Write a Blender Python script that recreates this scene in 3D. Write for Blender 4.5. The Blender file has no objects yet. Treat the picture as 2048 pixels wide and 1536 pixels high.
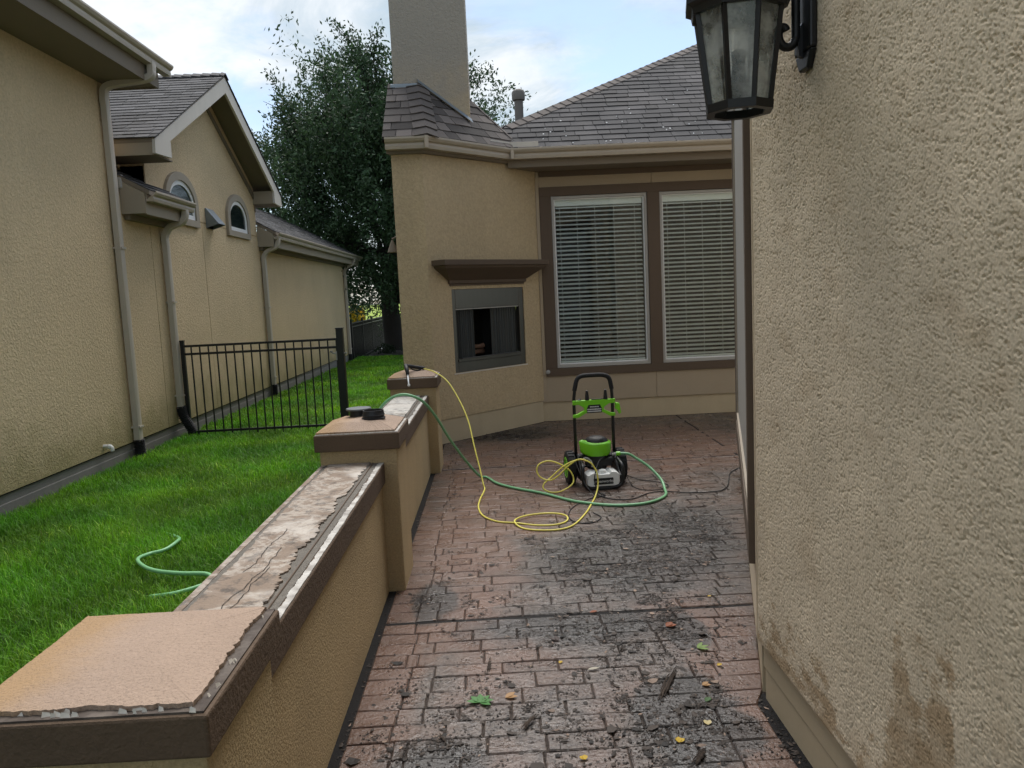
import bpy, math, random
import numpy as np
from mathutils import Vector, Matrix
random.seed(7); RS = np.random.RandomState(11)
SC = bpy.context.scene; COL = SC.collection
# ------------------------------------------------------------------ camera
F, PITCH, YAW, ROLL, H = 1574.34, 0.111794, 0.018264, -0.0471176, 1.58
fw = Vector((math.sin(YAW)*math.cos(PITCH), math.cos(YAW)*math.cos(PITCH), -math.sin(PITCH)))
rt = Vector((math.cos(YAW), -math.sin(YAW), 0)); up = rt.cross(fw)
cr = math.cos(ROLL)*rt + math.sin(ROLL)*up; cu = -math.sin(ROLL)*rt + math.cos(ROLL)*up
cam = bpy.data.objects.new('camera', bpy.data.cameras.new('camera')); COL.objects.link(cam)
cam.data.sensor_width = 36; cam.data.lens = F/2048*36; cam.data.clip_end = 2000; cam.data.clip_start = .05
cam.matrix_world = Matrix(((cr.x, cu.x, -fw.x, 0), (cr.y, cu.y, -fw.y, 0), (cr.z, cu.z, -fw.z, H), (0, 0, 0, 1)))
SC.camera = cam
# ------------------------------------------------------------------ node helper
class NT:
    def __init__(s, t): s.t = t
    def __call__(s, typ, props=None, **ins):
        n = s.t.nodes.new('ShaderNode' + typ)
        for k, v in (props or {}).items(): setattr(n, k, v)
        for k, v in ins.items():
            sock = n.inputs[int(k[1:])] if (k[0] == 'i' and k[1:].isdigit()) else n.inputs[k.replace('_', ' ')]
            if isinstance(v, bpy.types.NodeSocket): s.t.links.new(v, sock)
            else: sock.default_value = v
        return n
    def math(s, op, a, b=0.0, c=0.0, clamp=False):
        n = s('Math', {'operation': op, 'use_clamp': clamp}, i0=a, i1=b, i2=c); return n.outputs[0]
    def noise(s, vec, scale, detail=3, rough=.55, dist=0):
        return s('TexNoise', None, Vector=vec, Scale=scale, Detail=detail, Roughness=rough, Distortion=dist).outputs[0]
    def ramp(s, v, a, b):
        return s('MapRange', {'interpolation_type': 'SMOOTHSTEP'}, Value=v, i1=a, i2=b).outputs[0]
    def mix(s, f, a, b):
        n = s('Mix', {'data_type': 'RGBA'}); 
        for i, v in ((0, f), (6, a), (7, b)):
            if isinstance(v, bpy.types.NodeSocket): s.t.links.new(v, n.inputs[i])
            else: n.inputs[i].default_value = v if i == 0 else (*v[:3], 1)
        return n.outputs[2]
    def mul(s, col, val):
        n = s('VectorMath', {'operation': 'SCALE'}); 
        if isinstance(col, bpy.types.NodeSocket): s.t.links.new(col, n.inputs[0])
        else: n.inputs[0].default_value = col[:3]
        if isinstance(val, bpy.types.NodeSocket): s.t.links.new(val, n.inputs[3])
        else: n.inputs[3].default_value = val
        return n.outputs[0]
    def vmul(s, a, b): return s('VectorMath', {'operation': 'MULTIPLY'}, i0=a, i1=b).outputs[0]
# ------------------------------------------------------------------ world and sun
SUN_EL, SUN_AZ = math.radians(60), math.radians(3)          # azimuth measured from +Y (ahead) towards +X
w = bpy.data.worlds.new('World'); SC.world = w; w.use_nodes = True; w.node_tree.nodes.clear(); n = NT(w.node_tree)
sky = n('TexSky', {'sky_type': 'NISHITA', 'sun_disc': False, 'sun_elevation': SUN_EL, 'sun_rotation': SUN_AZ, 'altitude': 20, 'air_density': 1.0, 'dust_density': 1.0, 'ozone_density': 1.0})
dirv = n('TexCoord').outputs['Generated']
sep = n('SeparateXYZ', None, Vector=dirv)
zz = n.math('ADD', n.math('ABSOLUTE', sep.outputs[2]), .22)
cv = n('CombineXYZ', None, X=n.math('DIVIDE', sep.outputs[0], zz), Y=n.math('DIVIDE', sep.outputs[1], zz), Z=3.7).outputs[0]
c1 = n.noise(cv, 1.6, 8, .6, .4); c2 = n.noise(cv, .55, 3, .5, .2); c3 = n.noise(cv, 2.6, 7, .62, .6)
cover = n.ramp(n.math('ADD', n.math('MULTIPLY', c1, .8), n.math('MULTIPLY', c2, .3)), .46, .63)
shade = n.ramp(n.math('ADD', n.math('MULTIPLY', c3, .6), n.math('MULTIPLY', c2, .5)), .44, .66)
ccol = n.mix(shade, (.52, .64, .73), (1.0, 1.02, 1.03))
b1 = n('Background', None, Color=sky.outputs[0], Strength=.062); b2 = n('Background', None, Color=ccol, Strength=.375)
mx = n('MixShader', None, i0=n.math('MULTIPLY', cover, .93), i1=b1.outputs[0], i2=b2.outputs[0])
n.t.links.new(mx.outputs[0], n('OutputWorld').inputs[0])
sun = bpy.data.objects.new('sun', bpy.data.lights.new('sun', 'SUN')); COL.objects.link(sun)
sun.data.energy = 1.5; sun.data.angle = math.radians(45); sun.data.color = (1, .96, .9)
sd = Vector((math.sin(SUN_AZ)*math.cos(SUN_EL), math.cos(SUN_AZ)*math.cos(SUN_EL), math.sin(SUN_EL)))
sun.rotation_euler = sd.to_track_quat('Z', 'Y').to_euler(); sun.location = (-3, 6, 14)
SC.view_settings.view_transform = 'Standard'; SC.view_settings.look = 'None'; SC.view_settings.exposure = 1.5; SC.view_settings.gamma = 1
SC.view_settings.use_curve_mapping = False
SC.render.engine = 'CYCLES'; SC.cycles.use_denoising = True; SC.cycles.max_bounces = 5; SC.cycles.diffuse_bounces = 4; SC.cycles.adaptive_threshold = .025; SC.cycles.transparent_max_bounces = 10
# ------------------------------------------------------------------ mesh helpers
WL = {}
class MB:
    def __init__(s, M=None): s.v = []; s.f = []; s.t = []; s.M = M; s.tint = 1.0
    def add(s, vs, fs):
        b = len(s.v)
        for p in vs:
            p = Vector(p); s.v.append(s.M @ p if s.M else p); s.t.append(s.tint)
        s.f += [tuple(i+b for i in q) for q in fs]; return s
    def box(s, x0, y0, z0, x1, y1, z1):
        v = [(x, y, z) for z in (z0, z1) for y in (y0, y1) for x in (x0, x1)]
        return s.add(v, [(0, 2, 3, 1), (4, 5, 7, 6), (0, 1, 5, 4), (2, 6, 7, 3), (0, 4, 6, 2), (1, 3, 7, 5)])
    def prism(s, poly, a0, a1, axis='z'):
        def P(p, a):
            return (p[0], p[1], a) if axis == 'z' else ((a, p[0], p[1]) if axis == 'x' else (p[0], a, p[1]))
        k = len(poly); vs = [P(p, a0) for p in poly] + [P(p, a1) for p in poly]
        return s.add(vs, [tuple(range(k))[::-1], tuple(range(k, 2*k))] + [(i, (i+1) % k, k+(i+1) % k, k+i) for i in range(k)])
    def loft(s, rings, cap=True, closed=True):
        k = len(rings[0]); vs = [p for r in rings for p in r]; fs = []
        for j in range(len(rings)-1):
            for i in range(k if closed else k-1):
                a = j*k+i; b = j*k+(i+1) % k; fs.append((a, b, b+k, a+k))
        if cap: fs += [tuple(range(k))[::-1], tuple(range((len(rings)-1)*k, len(rings)*k))]
        return s.add(vs, fs)
    def tube(s, path, r, nn=8, sq=None):
        path = [Vector(p) for p in path]; rings = []; N = None
        for i, p in enumerate(path):
            t = (path[min(i+1, len(path)-1)] - path[max(i-1, 0)]).normalized()
            if N is None:
                N = t.cross(Vector((0, 0, 1)));  N = t.cross(Vector((0, 1, 0))) if N.length < .15 else N
                N.normalize()
            else: N = (N - t*N.dot(t)).normalized()
            B = t.cross(N); rr = r[i] if hasattr(r, '__len__') else r
            if sq: rings.append([p + N*a*sq[0] + B*b*sq[1] for a, b in ((-1, -.7), (-.8, -1), (.8, -1), (1, -.7), (1, .7), (.8, 1), (-.8, 1), (-1, .7))])
            else: rings.append([p + (N*math.cos(2*math.pi*k/nn) + B*math.sin(2*math.pi*k/nn))*rr for k in range(nn)])
        return s.loft(rings)
    def lathe(s, prof, nn=20, c=(0, 0, 0), axis='z', ph=0):
        rings = []
        for r, z in prof:
            ring = []
            for k in range(nn):
                a = 2*math.pi*k/nn+ph; x, y = r*math.cos(a), r*math.sin(a)
                q = (x, y, z) if axis == 'z' else ((z, x, y) if axis == 'x' else (x, z, y))
                ring.append((c[0]+q[0], c[1]+q[1], c[2]+q[2]))
            rings.append(ring)
        return s.loft(rings)
    def sweep(s, prof, path, z):          # path in plan, prof [(outward d, dz)], outward = right-hand side of travel
        rings = []; path = [Vector((p[0], p[1])) for p in path]
        for i, p in enumerate(path):
            def nrm(a, b): d = (b-a).normalized(); return Vector((d.y, -d.x))
            if i == 0: m = nrm(path[0], path[1])
            elif i == len(path)-1: m = nrm(path[-2], path[-1])
            else:
                a, b = nrm(path[i-1], p), nrm(p, path[i+1]); m = (a+b); m = m/(m.dot(a))
            rings.append([(p.x+m.x*d, p.y+m.y*d, z+dz) for d, dz in prof])
        return s.loft(rings)
def raw_mesh(name, V, starts, totals, loops, tint=None):
    me = bpy.data.meshes.new(name)
    me.vertices.add(len(V)); me.vertices.foreach_set('co', np.asarray(V, np.float32).ravel())
    me.loops.add(len(loops)); me.loops.foreach_set('vertex_index', np.asarray(loops, np.int32).ravel())
    me.polygons.add(len(starts)); me.polygons.foreach_set('loop_start', np.asarray(starts, np.int32)); me.polygons.foreach_set('loop_total', np.asarray(totals, np.int32))
    me.update(calc_edges=True)
    if tint is not None:
        a = me.color_attributes.new('tint', 'FLOAT_COLOR', 'POINT'); t = np.asarray(tint, np.float32)
        if t.ndim == 1: t = np.stack([t, t, t, np.ones_like(t)], 1)
        elif t.shape[1] == 3: t = np.concatenate([t, np.ones((len(t), 1), np.float32)], 1)
        a.data.foreach_set('color', t.ravel())
    return me
def link(name, me, mat, parent=None, loc=None, smooth=False):
    if mat: me.materials.append(mat)
    o = bpy.data.objects.new(name, me); COL.objects.link(o)
    loc = Vector(loc or (0, 0, 0)); WL[o] = loc
    if parent: o.parent = parent; o.location = loc - WL[parent]
    else: o.location = loc
    if smooth: me.shade_smooth()
    return o
def obj(name, mb, mat, parent=None, smooth=False, bevel=0, seg=2, autosm=False):
    vs = mb.v; lo = Vector([min(p[i] for p in vs) for i in range(3)]); hi = Vector([max(p[i] for p in vs) for i in range(3)])
    c = Vector(((lo.x+hi.x)/2, (lo.y+hi.y)/2, lo.z))
    me = bpy.data.meshes.new(name); me.from_pydata([p-c for p in vs], [], mb.f); me.update()
    if any(abs(t-1) > 1e-6 for t in mb.t):
        a = me.color_attributes.new('tint', 'FLOAT_COLOR', 'POINT')
        a.data.foreach_set('color', np.array([(t, t, t, 1) for t in mb.t], np.float32).ravel())
    o = link(name, me, mat, parent, c, smooth)
    if bevel:
        m = o.modifiers.new('b', 'BEVEL'); m.width = bevel; m.segments = seg; m.limit_method = 'ANGLE'; m.angle_limit = .6
    if autosm: me.shade_smooth(); me.set_sharp_from_angle(angle=.7)
    return o
def thing(name, label, cat, loc=(0, 0, 0), group=None):
    o = bpy.data.objects.new(name, None); COL.objects.link(o); o.location = loc; WL[o] = Vector(loc); o.empty_display_size = .1
    return tag(o, label, cat, group)
def tag(o, label=None, cat=None, group=None, kind=None):
    if label: o['label'] = label
    if cat: o['category'] = cat
    if group: o['group'] = group
    if kind: o['kind'] = kind
    return o
def dup(o, off, parent):
    c = o.copy(); COL.objects.link(c); WL[c] = WL[o] + Vector(off); c.parent = parent; c.location = WL[c] - WL[parent]; return c
def spline(pts, k=8):
    P = [Vector(p) for p in pts]; P = [2*P[0]-P[1]] + P + [2*P[-1]-P[-2]]; out = []
    for i in range(1, len(P)-2):
        for j in range(k):
            t = j/k; a, b, c, d = P[i-1:i+3]
            out.append(.5*((2*b) + (c-a)*t + (2*a-5*b+4*c-d)*t*t + (3*b-a-3*c+d)*t**3))
    return out + [P[-2]]
def frame(o, u, nrm):                    # local x = u, local y = -nrm (into the wall), local z = up
    u = Vector(u).normalized(); nv = Vector(nrm).normalized()
    return Matrix(((u.x, -nv.x, 0, o[0]), (u.y, -nv.y, 0, o[1]), (0, 0, 1, o[2]), (0, 0, 0, 1)))
# ------------------------------------------------------------------ materials
def pbr(name, col, rough=.8, var=.15, vs=1.5, fine=.1, fs=60, bump=.3, bs=80, bd=.003, tint=False, metal=0, spec=.4, col2=None, extra=None, streak=0, dist=0, rvar=0, bdet=3):
    m = bpy.data.materials.new(name); m.use_nodes = True; t = m.node_tree; t.nodes.clear(); n = NT(t)
    pos = n('NewGeometry').outputs['Position']; n1 = n.noise(pos, vs, 5, .6, .3); n2 = n.noise(pos, fs, 3)
    val = n.math('ADD', n.math('MULTIPLY_ADD', n1, 2*var, 1-var), n.math('MULTIPLY_ADD', n2, 2*fine, -fine))
    if streak:
        sp = n.vmul(pos, (9, 9, .5)); val = n.math('MULTIPLY_ADD', n.math('SUBTRACT', n.noise(sp, 1.2, 4), .5), streak, val)
    c = n.mix(n.ramp(n1, .35, .7), col, col2) if col2 else col
    c = n.mul(c, val)
    if tint: c = n.vmul(c, n('Attribute', {'attribute_name': 'tint'}).outputs['Color'])
    R = rough
    if extra: c, R = extra(n, pos, c, rough)
    p = n('BsdfPrincipled', None, Base_Color=c, Roughness=R, Metallic=metal); p.inputs['Specular IOR Level'].default_value = spec
    if bump:
        b = n('Bump', None, Strength=bump, Distance=bd, Height=n.noise(pos, bs, bdet, .6, dist)); t.links.new(b.outputs[0], p.inputs['Normal'])
    t.links.new(p.outputs[0], n('OutputMaterial').inputs[0]); return m
def algae(n, pos, c, r):
    z = n('SeparateXYZ', None, Vector=pos).outputs[2]
    k = n.math('ADD', z, n.math('MULTIPLY_ADD', n.noise(pos, 2.5, 5, .65), 1.0, -.5))
    return n.mix(n.math('MULTIPLY', n.ramp(k, .8, .0), .7), c, (.25, .215, .085)), r
def chimney_grey(n, pos, c, r):
    z = n('SeparateXYZ', None, Vector=pos).outputs[2]
    k = n.math('ADD', z, n.math('MULTIPLY_ADD', n.noise(pos, 3, 5, .65), 1.2, -.6))
    return n.mix(n.math('MULTIPLY', n.ramp(k, 3.3, 4.3), .75), c, (.27, .265, .25)), r
STUC = (.47, .365, .225)
m_stucco = pbr('stucco', STUC, .9, .14, 1.1, .24, 38, 1.0, 40, .014, extra=chimney_grey, streak=.10, dist=.6)
m_stucco_left = pbr('stucco_neighbour', (.61, .475, .295), .9, .15, .9, .24, 34, 1.0, 34, .014, extra=algae, streak=.12, dist=.6)
def wall_stain(n, pos, c, r):
    a = n('Attribute', {'attribute_name': 'tint'}); s = n('SeparateColor', None, Color=a.outputs['Color'])
    c = n.mix(s.outputs[0], c, (.33, .22, .115)); return c, r
m_stucco_near = pbr('stucco_near', (.62, .515, .375), .92, .15, 1.6, .2, 150, .3, 260, .0015, extra=wall_stain, streak=.22)
m_plinth = pbr('painted_plinth', (.44, .36, .24), .75, .12, 3, .06, 90, .3, 60, .003, streak=.1)
m_low_stucco = pbr('low_wall_stucco', (.43, .32, .175), .9, .2, 2.2, .34, 100, 1.0, 120, .006, streak=.12)
m_brown = pbr('brown_trim', (.098, .068, .046), .7, .1, 3, .05, 80, .3, 60, .002)
m_capbrown = pbr('brown_cap_stucco', (.10, .066, .042), .85, .22, 4, .15, 90, .9, 75, .005)
m_siding = pbr('siding_paint', (.36, .29, .205), .75, .08, 2, .05, 60, .2, 40, .002)
m_trimbeige = pbr('beige_painted_trim', (.33, .28, .215), .6, .07, 2, .03, 60, .1, 40, .001)
m_soffit = pbr('soffit_paint', (.2, .165, .125), .75, .08, 2, .03, 60, .1, 40, .001)
m_gutter = pbr('gutter_metal', (.40, .34, .265), .45, .08, 3, .04, 60, .05, 40, .001, spec=.5, streak=.12)
m_spout = pbr('downspout_metal', (.46, .41, .345), .5, .08, 3, .04, 60, .05, 40, .001, spec=.5, streak=.15)
m_rake = pbr('white_rake_paint', (.56, .52, .46), .6, .1, 3, .04, 60, .1, 40, .001, streak=.1)
m_white = pbr('white_vinyl', (.75, .76, .76), .45, .05, 3, .02, 60, 0)
m_frame = pbr('aluminium_frame', (.36, .35, .33), .45, .06, 3, .02, 60, 0)
m_found = pbr('concrete_foundation', (.19, .18, .165), .9, .2, 2.5, .12, 60, .5, 60, .004, streak=.2)
def roof_algae(n, pos, c, r):
    k = n.noise(n.vmul(pos, (1.1, 1.1, .5)), 1.0, 5, .6)
    return n.mix(n.math('MULTIPLY', n.ramp(k, .40, .58), .75), c, (.017, .018, .022)), r
m_shingle = pbr('asphalt_shingle', (.04, .038, .040), .85, .15, 3, .28, 130, .5, 160, .003, tint=True, extra=roof_algae)
m_shingle_ch = pbr('asphalt_shingle_brown', (.088, .075, .068), .88, .12, 3, .28, 130, .5, 160, .003, tint=True)
m_shingle_left = pbr('asphalt_shingle_grey', (.052, .051, .053), .85, .15, 3, .28, 130, .5, 160, .003, tint=True)
m_deck = pbr('roof_felt', (.02, .02, .021), .95, .1, 3, .05, 60, 0)
m_flash = pbr('galvanised_flashing', (.22, .25, .27), .4, .15, 6, .05, 80, 0, metal=.6)
m_black = pbr('black_powdercoat', (.008, .008, .009), .45, .1, 5, .03, 90, .1, 90, .001, spec=.45)
m_rubber = pbr('black_rubber', (.014, .014, .015), .75, .1, 8, .05, 120, .2, 150, .001)
m_plastic = pbr('black_plastic', (.012, .012, .013), .5, .1, 8, .05, 120, .1, 150, .0006)
m_green = pbr('lime_plastic', (.20, .62, .02), .38, .06, 8, .02, 120, .05, 150, .0004, spec=.5)
m_tank = pbr('white_tank_plastic', (.80, .80, .78), .4, .06, 9, .02, 120, .05, 150, .0004)
m_sticker = pbr('sticker_print', (.35, .55, .5), .5, .3, 60, .1, 300, 0)
m_steel = pbr('brushed_steel', (.125, .115, .105), .3, .12, 2, .05, 200, .04, 300, .0005, metal=.85, streak=.3)
m_mesh = pbr('spark_mesh', (.045, .05, .05), .5, .1, 8, .1, 300, .2, 400, .001, metal=.3)
m_firebrick = pbr('firebrick', (.035, .033, .03), .95, .2, 8, .1, 80, .3, 60, .003)
m_log = pbr('ceramic_log', (.13, .075, .05), .9, .4, 14, .2, 80, .8, 40, .01)
m_hose_g = pbr('green_hose', (.17, .40, .20), .38, .12, 12, .05, 200, .1, 300, .0005, spec=.5)
m_hose_gl = pbr('green_hose_lawn', (.22, .50, .24), .4, .12, 12, .05, 200, .1, 300, .0005)
m_hose_y = pbr('yellow_hose', (.72, .64, .12), .42, .12, 12, .05, 200, .1, 300, .0005)
m_cream = pbr('cream_slat', (.82, .84, .83), .5, .05, 6, .02, 90, 0)
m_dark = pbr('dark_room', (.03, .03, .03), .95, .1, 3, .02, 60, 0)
m_bark = pbr('oak_bark', (.028, .024, .02), .95, .3, 5, .2, 30, .9, 25, .02)
m_mulch = pbr('mulch', (.03, .022, .016), .95, .3, 6, .2, 60, 1, 40, .02)
m_debris = pbr('leaf_litter', (.045, .032, .024), .7, .2, 20, .2, 200, 0, tint=True)
m_pvc = pbr('pvc_white', (.75, .74, .7), .4, .05, 9, .02, 90, 0)
def cap_ochre(n, pos, c, r):
    s = n('SeparateXYZ', None, Vector=pos); k = n.math('ADD', n.math('MULTIPLY', s.outputs[0], -1.0), n.math('MULTIPLY_ADD', n.noise(pos, 6, 5, .6), .22, -.11))
    c = n.mix(n.math('MULTIPLY', n.ramp(k, .78, .95), .75), c, (.33, .205, .09))
    return n.mix(n.math('MULTIPLY', n.ramp(n.noise(pos, 170, 4, .7), .54, .64), .45), c, (.13, .09, .065)), r
m_coat = pbr('tan_coating', (.335, .245, .185), .85, .16, 5, .2, 240, .9, 130, .005, extra=cap_ochre)
m_capedge = pbr('weathered_cap_edge', (.05, .036, .028), .8, .5, 14, .3, 60, .6, 60, .004, col2=(.11, .09, .075))
m_lath = pbr('exposed_lath', (.15, .135, .115), .9, .35, 30, .4, 160, 1, 120, .008)
m_peel = pbr('white_peeling_paint', (.55, .53, .49), .7, .35, 14, .2, 90, .6, 80, .003, col2=(.2, .18, .16))
def coat_stains(n, pos, c, r):
    a = n.noise(pos, 4, 8, .7, .5); ring = n.math('ABSOLUTE', n.math('SUBTRACT', a, .53))
    c = n.mix(n.math('MULTIPLY', n.ramp(ring, .06, .0), .4), c, (.58, .54, .48))
    b = n.noise(pos, 2.6, 5, .6, .4)
    return n.mix(n.math('MULTIPLY', n.ramp(b, .48, .7), .7), n.mix(n.math('MULTIPLY', n.ramp(n.noise(pos, 19, 8, .75), .5, .62), .7), c, (.06, .052, .046)), (.56, .52, .47)), r
m_coat2 = pbr('peeling_tan_coating', (.215, .16, .118), .8, .3, 5, .2, 120, .8, 60, .005, extra=coat_stains)
m_coat3 = pbr('bleached_coating', (.52, .50, .46), .8, .3, 9, .2, 60, .8, 60, .005, col2=(.22, .19, .16), extra=coat_stains)
def glass_mat(name, tint=(1, 1, 1), rough=.01, fr=1.45, haze=0, hcol=(.5, .5, .5)):
    m = bpy.data.materials.new(name); m.use_nodes = True; t = m.node_tree; t.nodes.clear(); n = NT(t)
    tr = n('BsdfTransparent', None, Color=(*tint, 1)); gl = n('BsdfGlossy', None, Color=(.9, .95, .95, 1), Roughness=rough)
    s = n('MixShader', None, i0=n('Fresnel', None, IOR=fr).outputs[0], i1=tr.outputs[0], i2=gl.outputs[0]).outputs[0]
    if haze:
        pos = n('NewGeometry').outputs['Position']; df = n('BsdfDiffuse', None, Color=(*hcol, 1)); tl = n('BsdfTranslucent', None, Color=(*hcol, 1))
        ad = n('MixShader', None, i0=.5, i1=df.outputs[0], i2=tl.outputs[0])
        s = n('MixShader', None, i0=n.math('MULTIPLY', n.ramp(n.noise(pos, 14, 5, .6), .25, .7), haze), i1=s, i2=ad.outputs[0]).outputs[0]
    t.links.new(s, n('OutputMaterial').inputs[0]); return m
m_pane = glass_mat('window_glass', (.96, .985, .98), .015, 1.4)
m_lglass = glass_mat('seeded_lantern_glass', (.72, .76, .74), .1, 1.6, .55, (.85, .86, .82))
m_archglass = pbr('dark_arch_glass', (.012, .018, .018), .06, .3, 12, .02, 90, 0, spec=.3)
def leafy(name, col, col2, trans=.35):
    m = bpy.data.materials.new(name); m.use_nodes = True; t = m.node_tree; t.nodes.clear(); n = NT(t)
    pos = n('NewGeometry').outputs['Position']; c = n.mix(n.ramp(n.noise(pos, .9, 4), .35, .65), col, col2)
    c = n.vmul(c, n('Attribute', {'attribute_name': 'tint'}).outputs['Color'])
    p = n('BsdfPrincipled', None, Base_Color=c, Roughness=.55); p.inputs['Specular IOR Level'].default_value = .35
    tl = n('BsdfTranslucent', None, Color=c); mx = n('MixShader', None, i0=trans, i1=p.outputs[0], i2=tl.outputs[0])
    t.links.new(mx.outputs[0], n('OutputMaterial').inputs[0]); return m
m_grass = leafy('grass_blade', (.10, .31, .012), (.165, .36, .014), .4)
m_leaf = leafy('oak_leaf', (.032, .066, .028), (.05, .092, .038), .25)
m_litleaf = leafy('fallen_leaf', (1, 1, 1), (.9, .9, .9), .25)
m_soil = pbr('lawn_soil', (.018, .045, .008), .95, .3, 3, .3, 60, .8, 40, .02)
m_field = pbr('far_grass', (.22, .30, .03), .95, .2, .2, .1, 3, 0)
# patio: brick-stamped concrete, partly washed clean
def ell(n, pos, cx, cy, rx, ry, soft=.35, wob=.5):
    s = n('SeparateXYZ', None, Vector=pos)
    dx = n.math('DIVIDE', n.math('SUBTRACT', s.outputs[0], cx), rx); dy = n.math('DIVIDE', n.math('SUBTRACT', s.outputs[1], cy), ry)
    d = n.math('SQRT', n.math('ADD', n.math('MULTIPLY', dx, dx), n.math('MULTIPLY', dy, dy)))
    d = n.math('ADD', d, n.math('MULTIPLY_ADD', n.noise(pos, 4.5, 6, .62, .5), wob*2, -wob))
    return n.ramp(d, 1+soft*.5, 1-soft*.5)
def patio_dirt(n, pos, c, r):
    clean = None
    for a in ((-.45, 4.6, .55, 1.25, .3, .55), (-.62, 3.0, .24, 3.0, .4, .35), (.02, 6.3, .55, 1.3, .5, .6), (.93, 3.1, .17, .75, .3, .4), (.9, 2.45, .22, .22, .3, .4), (.95, 7.9, 1.6, 1.2, .7, .7)):
        e = ell(n, pos, *a); clean = e if clean is None else n.math('MAXIMUM', clean, e)
    g = n.noise(pos, 1.7, 6, .65, .4)
    dirty = n.math('MULTIPLY', n.math('SUBTRACT', 1.0, n.math('MULTIPLY', clean, .9)), n.ramp(g, .25, .6))
    film = n.mix(n.ramp(n.noise(pos, 30, 8, .75), .40, .60), (.022, .018, .015), (.12, .10, .086))
    c = n.mix(n.math('MULTIPLY', dirty, .9), c, film)
    mud = None
    for a in ((.66, 2.72, .22, .34, .25, .75), (.82, 3.48, .1, .2, .3, .6), (-.38, 4.0, .12, .28, .4, .8), (.75, 4.5, .55, .55, 1.0, .9), (.15, 8.85, .5, .4, .7, .7), (-.3, 2.5, .2, .22, .7, .9), (.3, 3.6, .5, .18, .8, .9), (1.15, 5.0, .35, .7, .8, .8)):
        e = ell(n, pos, *a); mud = e if mud is None else n.math('MAXIMUM', mud, e)
    c = n.mix(n.math('MULTIPLY', mud, .85), c, n.mix(n.noise(pos, 60, 4), (.010, .009, .0085), (.034, .031, .028)))
    sp = n.math('MAXIMUM', n.ramp(n.noise(pos, 150, 3, .6), .58, .70), n.ramp(n.noise(pos, 70, 5, .7, .6), .57, .72))
    sp = n.math('MULTIPLY', sp, n.ramp(n.noise(pos, 11, 5, .65), .36, .58))
    c = n.mix(n.math('MULTIPLY', sp, n.math('MULTIPLY_ADD', dirty, .75, .15)), c, (.010, .009, .008))
    lt = n.math('MULTIPLY', n.ramp(n.noise(n.vmul(pos, (1, 1.6, 1)), 26, 6, .7), .56, .72), n.ramp(n.noise(pos, 3.1, 4), .4, .65))
    c = n.mix(n.math('MULTIPLY', lt, .45), c, (.20, .175, .16))
    R = n.math('MULTIPLY_ADD', n.noise(pos, 9, 6, .65), .75, -.04)
    return c, R
m_brick = pbr('stamped_concrete', (.145, .080, .055), .5, .22, 2.2, .25, 70, 1.0, 50, .006, tint=True, col2=(.112, .07, .052), extra=patio_dirt, spec=.5, bdet=6)
m_joint = pbr('patio_joint', (.034, .024, .019), .85, .3, 9, .2, 90, .6, 90, .004)
m_gap = pbr('expansion_gap', (.006, .005, .005), .9, .3, 9, .2, 90, .4, 90, .004)

LAWN_Z = -.1
# ================================================================== SETTING
# lawn ground sheet reaching far beyond, with a dip behind the fence
g = MB(); xs = [-300, -60, -12, -1.0, 60, 300]; ys = [-20, 24.5, 34, 300, 900]; zs = [LAWN_Z-.02, LAWN_Z-.02, -.75, -.75, -.75]
g.add([(x, y, z) for y, z in zip(ys, zs) for x in xs], [(j*6+i, j*6+i+1, j*6+i+7, j*6+i+6) for j in range(4) for i in range(5)])
lawn = obj('lawn', g, m_soil); tag(lawn, kind='structure')
g = MB(); g.prism([(-150, 66), (150, 66), (220, 600), (-220, 600)], -.74, -.70); tag(obj('far_field', g, m_field), kind='structure')
m_water = pbr('pond_water', (.03, .04, .04), .05, .1, 1, 0, 9, .05, 3, .01, spec=.9)
g = MB(); g.prism([(-40, 39), (40, 39), (46, 52), (40, 66), (-40, 66), (-46, 52)], -.745, -.72); tag(obj('pond', g, m_water), kind='structure')
g = MB(); pl = [(-4.0, 24.4), (-1.2, 24.1), (-1.1, 28), (-1.2, 30.5), (-4.1, 30.5)]; g.prism(pl, LAWN_Z-.15, LAWN_Z+.03); tag(obj('mulch_bed', g, m_mulch), kind='structure')

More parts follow.
